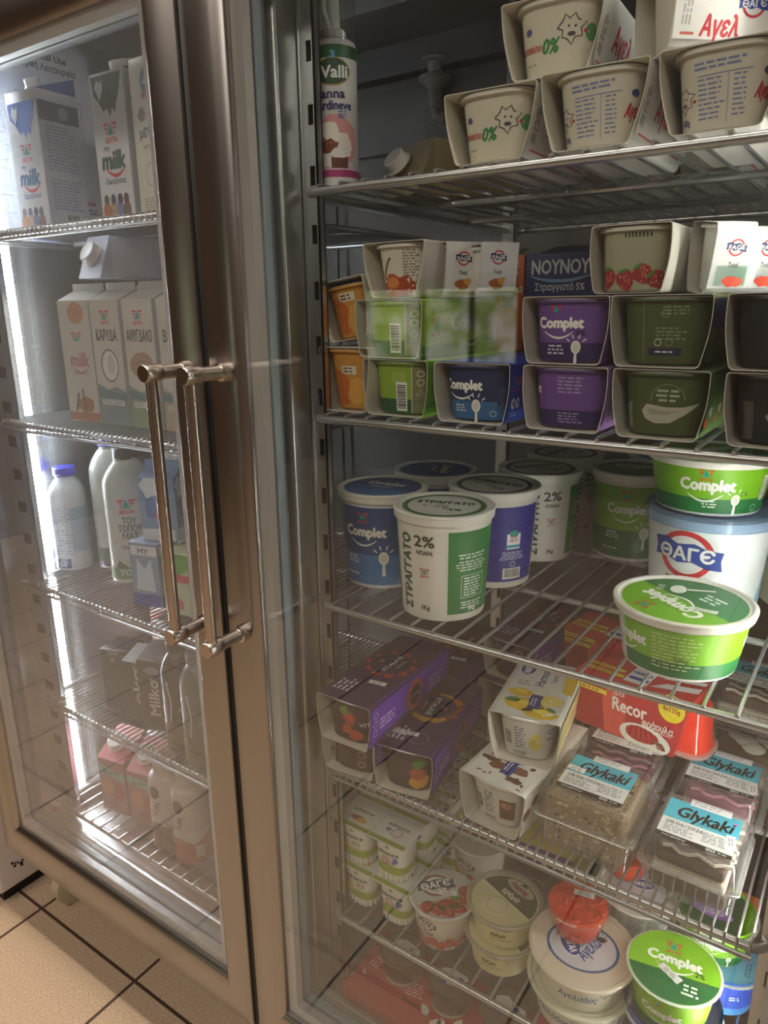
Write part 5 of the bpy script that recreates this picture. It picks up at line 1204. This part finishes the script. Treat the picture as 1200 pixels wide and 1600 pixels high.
t = thing('sweet_pot', 'small pot of orange-red sweets on the white tub behind', 'dessert', (-.212, .905, Z5+.1052), 30, 'small pots of orange-red sweets'); sweet(t, .034, .034, .026, False)
def dark_side(d): d.rect(0, 0, .1, .06, '#2f2a26', 0)
def vg(d):
    d.rect(.0, .0, .086, .085, '#2f2b2a', 0); d.poly([(0, .050), (.086, .044), (.086, .085), (0, .085)], '#5a3a86', 1); d.poly([(.02, .03), (.086, .03), (.086, .06), (.04, .07)], '#262222', 2); d.text('G', .042, .058, .012, .012, '#cfc6cc', 3, .06); d.micro(.02, .026, .03, 2, .005, '#6a6460', 3, 3); d.poly([(.0, .0), (.03, .0), (.02, .03), (.0, .034)], '#4a2f66', 3)
fold_box('dark purple and black dessert box with yellow side behind the cream pots', -.330, .900, Z5, .086, .10, .085, '#cdb960', vg, rz=3, group='boxes on the lowest shelf')
def ob(d): d.rect(0, .07, .08, .145, '#17171a', 0); d.rect(.045, .0, .08, .07, '#d9763a', 1); d.rect(.0, .03, .040, .070, '#c9ced2', 1); d.text('IN', .016, .046, .018, .022, '#1a1a1c', 2, .06); d.rect(.020, .075, .040, .10, '#1f5a44', 1); d.blob(.062, .02, .010, .012, '#8a5ab0', 2, 3)
fold_box('black and orange carton standing behind the green cups at the right', -.085, 1.00, Z5, .080, .06, .148, '#1d1c20', ob, rz=-6, group='boxes on the lowest shelf')
# big red pack on the cabinet floor
t = thing('mousse_pack', 'large red card pack with three brown pots on the refrigerator floor', 'dessert', (-.417, .745, .2445), 0)
mb = MB(); mb.box(-.158, .158, -.050, .080, 0, .030, P('#9c2a30', .5), .003)
d = D(mb, flat((-.158, -.050, .0301), (1, 0, 0), (0, 1, 0)), ml=0)
d.rect(.004, .004, .312, .126, '#a82f34', 0); d.at(.024, .07, 80).micro(-.015, .006, .03, 3, .006, '#d8a8a4', 1, 3); d.at(.105, .055, 10).micro(-.015, .012, .032, 5, .005, '#d8a8a4', 1, 4); d.at(.112, .034, 0).rect(-.018, -.001, .020, .002, '#2a1a1c', 1); d.at(.215, .030, 60).micro(-.015, .006, .03, 3, .006, '#d8b8b4', 1, 7)
for i, (u, v, r_, ro) in enumerate(((.150, .016, .012, 60), (.168, .018, .012, 110), (.160, .014, .011, 20), (.178, .012, .010, 170), (.186, .026, .014, 90), (.140, .030, .011, 140))): leaf(d, u, v, r_*2, r_*1.1, ro, '#d8cfc0')
leaf(d.at(0, 0, 0, 1, 2), .160, .018, .014, .006, 40, '#4a6a44'); leaf(d, .020, .034, .012, .006, 120, '#d8a8a4')
mb.build('card_tray', t)
for i, (u, v) in enumerate(((-.089, .024), (.000, .020), (.089, .022))):
    mb = MB(); mb.lathe([(.020, .0305), (.027, .0315), (.029, .036), (.034, .070), (.037, .072), (.037, .075)], mat('brown_mousse_glass', '#5f4e3c', .2, col2='#4a3a2a', scale=(120, 120, 120)), 32, (u, v, 0), True, True)
    mb.lathe([(.0285, .0310), (.0300, .0325), (.0300, .036), (.0292, .038)], P('#9a9484', .3), 32, (u, v, 0))
    d = D(mb, flat((u, v, .0752), (1, 0, 0), (0, 1, 0)), ml=0); d.blob(0, 0, .033, .031, '#5a4a3c', 0, 3, 20, .03); d.blob(.002, .004, .022, .014, '#c9c4c0', 1, i, 14, .25); d.ell(-.008, -.010, .006, .005, '#3a478a', 2); d.ell(.014, .006, .005, .004, '#3a478a', 2); mb.build('mousse_pot', t)

# ================================================================== LEFT SIDE
def milk_front(blue='#2a6ad0', txt='#2a6a9a', w=.078, word='milk', sub=True):
    def f(d):
        d.rect(.001, .001, w-.001, .205, '#e4e6ea', 0)
        d.poly([(.004, .205), (w-.004, .205), (w-.012, .180), (w-.020, .165), (w-.024, .152), (w-.030, .160), (w-.036, .148), (w-.042, .160), (w-.050, .156), (w-.060, .170), (.008, .180)], blue, 1)
        d.poly([(.012, .190), (.018, .200), (.024, .194), (.030, .200), (.030, .186), (.022, .172)], '#e8eaee', 2)
        delta(d, w/2, .132, .030); d.text('my', w*.34, .107, .007, .012, txt, 1, .05); d.text(word, w/2, .090, .026, .052, txt, 1, .07, slant=.12); smile(d, w*.55, .078, .044, '#d8404a', .12, .24)
        if sub: d.text('Οικογένεια', w*.52, .060, .008, .046, txt, 1, .03)
        for i, (u, c1, c2) in enumerate(((.014, '#6a5a50', '#c07a4a'), (.030, '#4a4a70', '#c9a890'), (.046, '#3a3438', '#7a8ab8'), (.060, '#5a4a50', '#8a6a60'))): d.ell(u, .034, .006, .008, c1, 1); d.blob(u, .016, .010, .016, c2, 1, i); 
    return f
def text_side(w=.075, dark=None):
    def f(d):
        d.rect(.001, .001, w-.001, .205, '#c9cdd4', 0)
        if dark: d.rect(.001, .175, w-.001, .205, dark, 1); d.ell(w*.6, .19, .010, .010, '#8a9ab0', 2)
        d.micro(.01, .168, w*.75, 14, .0052, '#7f8aa0', 1, 3, .4); d.micro(.01, .084, w*.8, 10, .005, '#7f8aa0', 1, 6, .4); d.barcode(.03, .008, .032, .024); d.rect(.012, .040, .066, .0405, '#7f8aa0', 1); d.rect(.012, .054, .066, .0545, '#7f8aa0', 1)
    return f
ZL1, ZL2, ZL3, ZL4, ZL5 = (LS[k] for k in (1, 2, 3, 4, 5))
carton('tall milk carton with a blue splash and blue lettering, top left shelf', -1.262, .772, ZL1, .082, .080, .250, '#dfe1e6', front=milk_front(w=.082), side=text_side(.080, '#4a5466'), cap=(0, .030, .233, 18), roof=.028, topcol='#4a6ab0', rz=4)
carton('tall milk carton with a dark green splash and green lettering, top left shelf', -1.022, .765, ZL1, .078, .076, .235, '#dfe1e2', front=milk_front('#1f4f38', '#2a5a48', .078), side=text_side(.076), cap=(0, .034, .217, 14), roof=.026, capr=.018, topcol='#2c5a44', rz=2)
def kefir(d):
    d.rect(.001, .001, .073, .205, '#d6d2bc', 0); d.ell(.042, .182, .017, .019, '#33457a', 1, n=22); d.poly([(.030, .178), (.038, .190), (.044, .182), (.052, .192), (.056, .176)], '#d8dce4', 2); d.rect(.026, .160, .060, .167, '#b04a50', 2)
    d.blob(.022, .140, .009, .009, '#7a6a58', 1, 3); d.text('μεγάλ', .040, .118, .016, .050, '#33355a', 1, .04); d.text('κατσικίσιο', .040, .098, .006, .038, '#5a584c', 1, .02); d.ring(.036, .060, .016, .0012, '#8f8a78', 1); d.micro(.012, .028, .05, 5, .004, '#8f8a78', 1, 3, .4)
carton('taller cream-coloured milk carton with a mountain emblem beside the door frame', -.930, .762, ZL1, .074, .070, .245, '#d6d2bc', front=kefir, side=kefir, cap=(0, .026, .225, 20), roof=.032, top='slant', rz=-3, topcol='#cfcdbc', capr=.015)
def bluebox(d): d.rect(.001, .001, .07, .16, '#cfd3dc', 0); d.rect(.001, .001, .07, .010, '#3a4ab8', 1); d.rect(.001, .01, .006, .09, '#3a4ab8', 1); d.rect(.02, .058, .05, .064, '#b04a50', 1); d.micro(.02, .050, .04, 2, .006, '#4a4a5a', 1, 3)
carton('white milk carton with a blue border at the far left behind the blue-splash one', -1.322, .862, ZL1, .072, .070, .165, '#cfd3dc', front=bluebox, side=bluebox, top='flat')
carton('white milk carton with purple cap edge tucked behind the green-splash carton', -1.055, .868, ZL1, .076, .074, .195, '#dfe1e6', front=milk_front('#4a4aa8', '#4a4aa8', .076), side=text_side(.074), roof=.02)
# notice on the side liner
t = thing('instruction_sheet', 'white printed sheet headed Tips for Optimal Use on the left inner wall', 'notice', (-1.3705, .72, 1.462))
mb = MB(); mb.box(0, .0008, 0, .268, .0, .312, P('#c3c7cf', .6)); d = D(mb, flat((.0009, 0, 0), (0, 1, 0), (0, 0, 1)), ml=0)
d.text('Tips for Optimal Use', .150, .288, .0115, .140, '#2a2c33', 1, .04); d.text('Οδηγίες για Ορθή Λειτουργία', .142, .270, .0115, .190, '#2a2c33', 1, .03)
for i in range(3):
    for j in range(5):
        u, v = .03+i*.08, .22-j*.045; d.rect(u, v, u+.05, v+.0012, '#6a6e78', 1); d.rect(u, v-.03, u+.001, v, '#6a6e78', 1); d.rect(u+.05, v-.03, u+.051, v, '#6a6e78', 1); d.rect(u, v-.03, u+.05, v-.029, '#6a6e78', 1); d.micro(u+.005, v-.006, .03, 3, .006, '#8a8e98', 1, i*5+j, .3)
mb.build('sheet', t)
# plant drinks on the second left shelf
def plant(kind):
    def f(d):
        w = .078; d.rect(.001, .001, w-.001, .208, '#c9c4ba', 0)
        if kind == 'protein':
            d.ell(.044, .185, .020, .018, '#c08a6a', 1); delta(d, .040, .146, .026, False); d.text('milk', .042, .108, .024, .046, '#b07a80', 1, .05, slant=.1); smile(d, .042, .094, .04, '#b07a80', .1, .24); d.text('PROTEIN', .042, .084, .006, .034, '#9a8a84', 1, .03); d.rect(.001, .001, w-.001, .016, '#a8765a', 1)
            d.blob(.045, .030, .022, .014, '#a87a58', 1, 3); d.stroke([(.020, .018), (.030, .05)], .006, '#7a6450', 2); d.stroke([(.045, .02), (.040, .056)], .004, '#6a5a4a', 2)
        else:
            delta(d, w/2, .182, .024); d.text({'coco': 'ΚΑΡΥΔΑ', 'almond': 'ΑΜΥΓΔΑΛΟ', 'oat': 'ΒΡΩΜΗ'}[kind], w/2, .150, .018, .054 if kind != 'almond' else .064, '#5a5854', 1, .03)
            if kind == 'coco': d.ell(.040, .100, .024, .028, '#8a8478', 1); d.ell(.041, .100, .020, .024, '#dcdad2', 2); d.ell(.044, .102, .010, .016, '#c2c0b8', 3); low = '#7f8f92'
            elif kind == 'almond': d.ell(.038, .104, .030, .020, '#a88a74', 1, rot=8); d.stroke([(.012, .102), (.038, .110), (.064, .106)], .0015, '#8a6c58', 3); d.stroke([(.014, .098), (.038, .098), (.062, .100)], .0015, '#8a6c58', 3); low = '#8a9a7c'
            else: d.blob(.04, .104, .02, .02, '#c4b08a', 1, 2); low = '#b0a488'
            d.poly([(.001, .001), (w-.001, .001), (w-.001, .058), (.052, .066), (.03, .060), (.001, .070)], low, 1); d.poly([(.001, .048), (w-.001, .044), (w-.001, .054), (.03, .058), (.001, .064)], '#5f7f84', 2)
            d.rect(.010, .034, .070, .043, '#cfd2c8', 3); d.text('ΧΩΡΙΣ ΖΑΧΑΡΗ', .040, .0385, .0055, .052, '#7a8a84', 4, .02)
    return f
for i, (k, nm, x, rz_) in enumerate((('protein', 'protein milk drink carton with orange foot, leftmost of the second left shelf', -1.168, 6), ('coco', 'coconut drink carton with a white coconut picture', -1.082, 0), ('almond', 'almond drink carton with a brown almond picture', -.997, -1), ('oat', 'plant drink carton half hidden by the door frame beside the almond one', -.912, -1))):
    carton(nm, x, .760, ZL2, .078, .076, .222, '#c6c2b8', front=plant(k), side=text_side(.076), roof=.016, rz=rz_, topcol='#b9b6ac', cap=None if i != 1 else None, top='gable' if i else 'gable')
def blu(d): d.rect(.001, .001, .069, .19, '#dfe2ee', 0); d.blob(.03, .12, .022, .03, '#3a4f9a', 1, 3); d.blob(.05, .07, .02, .03, '#4a5a8a', 1, 5)
def blu2(d): d.rect(.001, .001, .069, .19, '#5a6480', 0); d.blob(.04, .12, .022, .03, '#3a4258', 1, 3, j=.3); d.ell(.03, .16, .006, .006, '#cfd2da', 2)
carton('blue and white milk carton lying on top of the plant drinks, cap forward', -1.110, .945, ZL2+.3, .070, .066, .19, '#dfe2ee', rx=90, ry=180, rz=-6, front=blu, side=blu2, cap=(.0, .030, .178, 30), roof=.024, capr=.018, topcol='#c9d0e6').location = (-1.085, .945, ZL2+.238+.068)
carton('white drink carton standing behind the lying blue and white one', -.965, .86, ZL2, .08, .07, .285, '#c2c4c8', front=lambda d: (d.ring(.03, .23, .012, .003, '#4a4c55', 1), d.rect(.05, .20, .052, .25, '#7a8aa0', 1), d.rect(.06, .20, .062, .25, '#7a8aa0', 1)), top='flat')
carton('plant drink carton in the second row carrying the lying carton', -1.12, .852, ZL2, .078, .076, .232, '#c6c2b8', top='flat')
# milk bottles
def bot_deco(kind):
    def f(d):
        A = lambda deg: math.radians(deg)*.042
        if kind == 'local':
            delta(d, A(-2), .158, .030); d.text('ΤΟΥ', A(2), .126, .012, .026, '#4a5a50', 1, .03); d.text('ΤΟΠΟΥ', A(2), .111, .012, .042, '#4a5a50', 1, .03); d.text('ΜΑΣ', A(2), .096, .012, .028, '#4a5a50', 1, .03); d.text('Μακεδονία', A(2), .074, .007, .036, '#5a6058', 1, .02)
            d.rect(-A(150), .010, A(150), .032, '#6f8a6a', 1); d.poly([(A(-44), .032), (A(-34), .048), (A(-20), .040), (A(-6), .032)], '#4a6a50', 2); d.blob(A(28), .042, .009, .009, '#e0c43a', 3, 3, j=.3); d.text('YO', A(-20), .024, .012, .022, '#d8dcd4', 3, .05)
        elif kind == 'text':
            d.rect(A(-10), .03, A(60), .17, '#a9adb8', 1); d.micro(A(-4), .12, .036, 10, .0055, '#6a6e80', 2, 4, .4); d.ring(A(20), .17, .008, .0014, '#c06068', 2); d.rect(-A(150), .014, A(150), .045, '#6a7a6c', 1); d.blob(A(0), .04, .02, .012, '#44564a', 2, 4); d.rect(-A(150), .006, A(150), .014, '#5a5f80', 2)
        else:
            d.rect(-A(150), .006, A(0), .026, '#3a4a8a', 1); d.micro(A(-50), .13, .05, 18, .0055, '#8a9ab0', 1, 3, .35); d.rect(A(10), .04, A(110), .13, '#a8bccc', 1); d.text('Ω', A(-20), .016, .012, .012, '#d8dcec', 2, .03)
    return f
GB = 'milk bottles on the third left shelf'
bottle('small milk bottle with blue cap nearest the light strip', -1.326, .800, ZL3, .0350, .208, '#d6dadc', '#3038c0', deco=bot_deco('small'), group=GB, rz=45, capr=.021)
bottle('taller milk bottle with blue cap between the small one and the green-capped one', -1.262, .866, ZL3, .0450, .268, '#c9cdc8', '#3a38a8', deco=bot_deco('text'), group=GB, rz=48, capr=.023, caph=.022)
bottle('milk bottle with dark green cap and a yellow flower by its foot', -1.168, .832, ZL3, .0470, .258, '#cdcfc8', '#3f4a4a', deco=bot_deco('local'), group=GB, rz=46, capr=.023, caph=.022)
bottle('milk bottle with blue cap standing behind the green-capped one', -1.16, .960, ZL3, .0435, .268, '#c9cdc8', '#3a38a8', group=GB, rz=30, capr=.023)
bottle('milk bottle with dark blue cap behind the small blue cartons', -1.065, .900, ZL3, .0435, .262, '#c9cdc8', '#2a2e78', group=GB, rz=30, capr=.023)
def sblue(d): d.rect(.001, .001, .061, .128, '#7f9ec4', 0); d.blob(.02, .10, .02, .02, '#dfe6f0', 1, 3, j=.3); d.blob(.042, .05, .016, .016, '#a8424c', 1, 4); d.rect(.001, .001, .061, .022, '#cfd6e0', 1); d.blob(.02, .06, .01, .02, '#4a7ab8', 2, 6)
def sblue2(d): d.rect(.001, .001, .061, .128, '#8a9ebc', 0); d.poly([(.01, .03), (.05, .03), (.045, .09), (.03, .07), (.015, .09)], '#c9d8ec', 1); d.rect(.001, .001, .061, .024, '#3a5aa8', 1); d.rect(.004, .095, .058, .112, '#dfe4ee', 1); d.text('MY', .03, .103, .010, .022, '#33407a', 2, .04)
def sgreen(d): d.rect(.001, .001, .061, .128, '#b8c4a8', 0); d.poly([(.001, .128), (.061, .128), (.061, .085), (.03, .07), (.001, .095)], '#4f9a34', 1); d.rect(.02, .060, .061, .074, '#c03a4a', 2); d.blob(.034, .02, .010, .010, '#b8505a', 1, 3)
carton('small blue and white milk carton at the front of the third left shelf', -1.022, .742, ZL3, .060, .058, .118, '#8a9ebc', front=sblue2, side=sblue2, top='flat', rz=14)
carton('small blue carton with red emblem stacked on the lower blue and white one', -1.000, .765, ZL3+.1185, .066, .062, .126, '#7f9ec4', front=sblue, side=sblue, top='gable', roof=.014, rz=24)
carton('small green and white carton beside the handle end, third left shelf', -.948, .748, ZL3, .060, .058, .112, '#b8c4a8', front=sgreen, side=sgreen, top='flat', rz=6)
# chocolate drinks
def choc(word):
    def f(d):
        d.rect(.001, .001, .059, .15, '#3b3c44', 0)
        if word: d.at(.030, .070, 90).text(word, 0, 0, .022, .072, '#b9b6b8', 1, .05)
        d.blob(.03, .125, .016, .008, '#85858c', 1, 3); d.rect(.008, .012, .050, .030, '#2a3a48', 1); d.text('K', .030, .108, .010, .010, '#9a9aa2', 2, .04)
    return f
GC = 'dark chocolate milk drinks on the fourth left shelf'
carton('dark drink carton with pale top lettering, leftmost at the front of its shelf', -1.165, .752, ZL4, .060, .058, .128, '#33353d', front=choc(None), side=choc(None), top='flat', topcol='#8a8a90', group=GC, rz=16)
carton('dark drink carton with silvery corner between the black carton and the vertical lettering', -1.100, .752, ZL4, .056, .056, .132, '#4a4c50', front=choc('oko'), side=choc(None), top='slant', roof=.012, topcol='#9a9ca0', group=GC, rz=18)
carton('chocolate milk carton with the brand lettering running upward', -1.034, .744, ZL4, .066, .060, .158, '#403a3e', front=choc('Milko'), side=choc('Milko'), top='slant', roof=.014, topcol='#5a565a', group=GC, rz=20)
carton('dark drink carton in the second row with pale lettering on top', -1.115, .850, ZL4, .060, .058, .130, '#33353d', top='flat', topcol='#8a8a90', group=GC, rz=14)
for i, (x, y, nm) in enumerate(((-1.19, .90, 'dark drink carton farther back at the left of its row'), (-1.045, .86, 'dark drink carton behind the lettered chocolate milk'))):
    carton(nm, x, y, ZL4, .060, .058, .128, '#2d2f36', top='flat', topcol='#6a6a70', group=GC, rz=10)
def bd(d): A = lambda g: math.radians(g)*.03; d.rect(-A(150), .01, A(150), .055, '#6a6440', 1); d.text('ΑΛΥ', A(10), .085, .008, .020, '#9a9a94', 1, .03); d.stroke([(A(-40), .14), (A(-30), .10), (A(-36), .06)], .003, '#b9b6b8', 2)
bottle('dark brown drink bottle with a silver twist beside the lettered carton', -.963, .745, ZL4, .0300, .205, '#35302f', '#3a3a3e', deco=bd, group=GC, rz=50, capr=.017, name='drink_bottle')
bottle('grey-green drink bottle next to the door frame, fourth left shelf', -.900, .735, ZL4, .0310, .205, '#6a6b66', '#77787a', deco=bd, group=GC, rz=50, capr=.017, name='drink_bottle')
def pinkbag(d): d.rect(.001, .001, .06, .11, '#c9a4a8', 0); d.blob(.03, .09, .02, .012, '#b8323c', 1, 3); d.blob(.03, .05, .018, .014, '#dfd8d4', 2, 4)
carton('white and pink carton at the back left of the dark drinks', -1.275, .96, ZL4, .066, .06, .185, '#c4a8aa', front=pinkbag, side=pinkbag, top='gable', roof=.03, rz=20)
carton('pink and white carton behind the dark cartons in the middle', -1.13, .99, ZL4, .066, .06, .19, '#b0606a', top='gable', roof=.03, rz=14)
# juices on the lowest left shelf
def juice(d): d.rect(.001, .001, .069, .17, '#a8767a', 0); d.poly([(.001, .112), (.069, .098), (.069, .080), (.001, .094)], '#8fb8a4', 1); d.text('ΚΑΡΠ', .035, .096, .008, .04, '#4a6a60', 2, .03); d.blob(.02, .06, .015, .02, '#c98a64', 1, 3); d.blob(.05, .05, .014, .02, '#b84a4a', 1, 5); d.blob(.035, .02, .014, .014, '#9a5a5a', 1, 8)
def juice2(d): d.rect(.001, .001, .069, .17, '#76706e', 0); d.blob(.03, .10, .014, .02, '#b84a50', 1, 3); d.blob(.045, .06, .014, .02, '#b06a58', 1, 4); d.micro(.01, .04, .05, 4, .006, '#9a9490', 1, 3, .3)
GJ = 'fruit drinks on the lowest left shelf'
carton('pink-topped juice carton with a large white cap, leftmost of its shelf', -1.205, .742, ZL5, .070, .070, .165, '#b86a76', front=juice, side=juice2, top='slant', roof=.040, cap=(0, .028, .150, 32), capr=.0175, topcol='#c8707c', group=GJ, rz=10, name='juice_carton')
carton('juice carton with green band and white cap beside the bottles', -1.122, .752, ZL5, .070, .070, .160, '#b86a76', front=juice, side=juice, top='slant', roof=.040, cap=(0, .028, .145, 32), capr=.0175, topcol='#c8808a', group=GJ, rz=14, name='juice_carton')
def yb(d):
    A = lambda g: math.radians(g)*.034; d.rect(-A(170), .004, A(170), .062, '#a8483c', 1); d.poly([(A(-60), .062), (A(-30), .062), (A(10), .048), (A(60), .062), (A(60), .075), (A(-60), .075)], '#c9c2ba', 2)
    d.ell(A(-32), .130, .010, .014, '#4a3036', 2); d.at(A(-28), .095, 80).text('YOPL', 0, 0, .009, .030, '#4a3a3c', 2, .04); d.rect(A(14), .018, A(42), .044, '#c9c2b4', 3); d.ring(A(-26), .066, .012, .0012, '#d8cfc8', 3)
PB = [(0, 0), (.84, 0), (.96, .012), (1, .03), (1, .34), (1, .66), (1, .74), (.93, .81), (.78, .845), (.66, .855), (.66, .87), (.62, .875), (.62, .9)]
bottle('white drinking yogurt bottle with a dark red foot behind the redder one', -1.045, .756, ZL5, .0335, .188, '#c9bcb8', '#bdb4b0', prof=PB, deco=lambda d: (yb(d), d.rect(-.09, .004, .09, .062, '#6a4a48', 2)), group=GJ, rz=42, name='yogurt_drink_bottle', capr=.022, caph=.022)
bottle('white drinking yogurt bottle with a coral red foot beside the door frame', -.975, .752, ZL5, .0335, .188, '#c4bcb4', '#bdb4b0', prof=PB, deco=yb, group=GJ, rz=42, name='yogurt_drink_bottle', capr=.022, caph=.022)
carton('dim juice carton in the second row behind the capped ones', -1.20, .86, ZL5, .07, .07, .16, '#77706c', top='gable', roof=.03, group=GJ, rz=8, name='juice_carton')
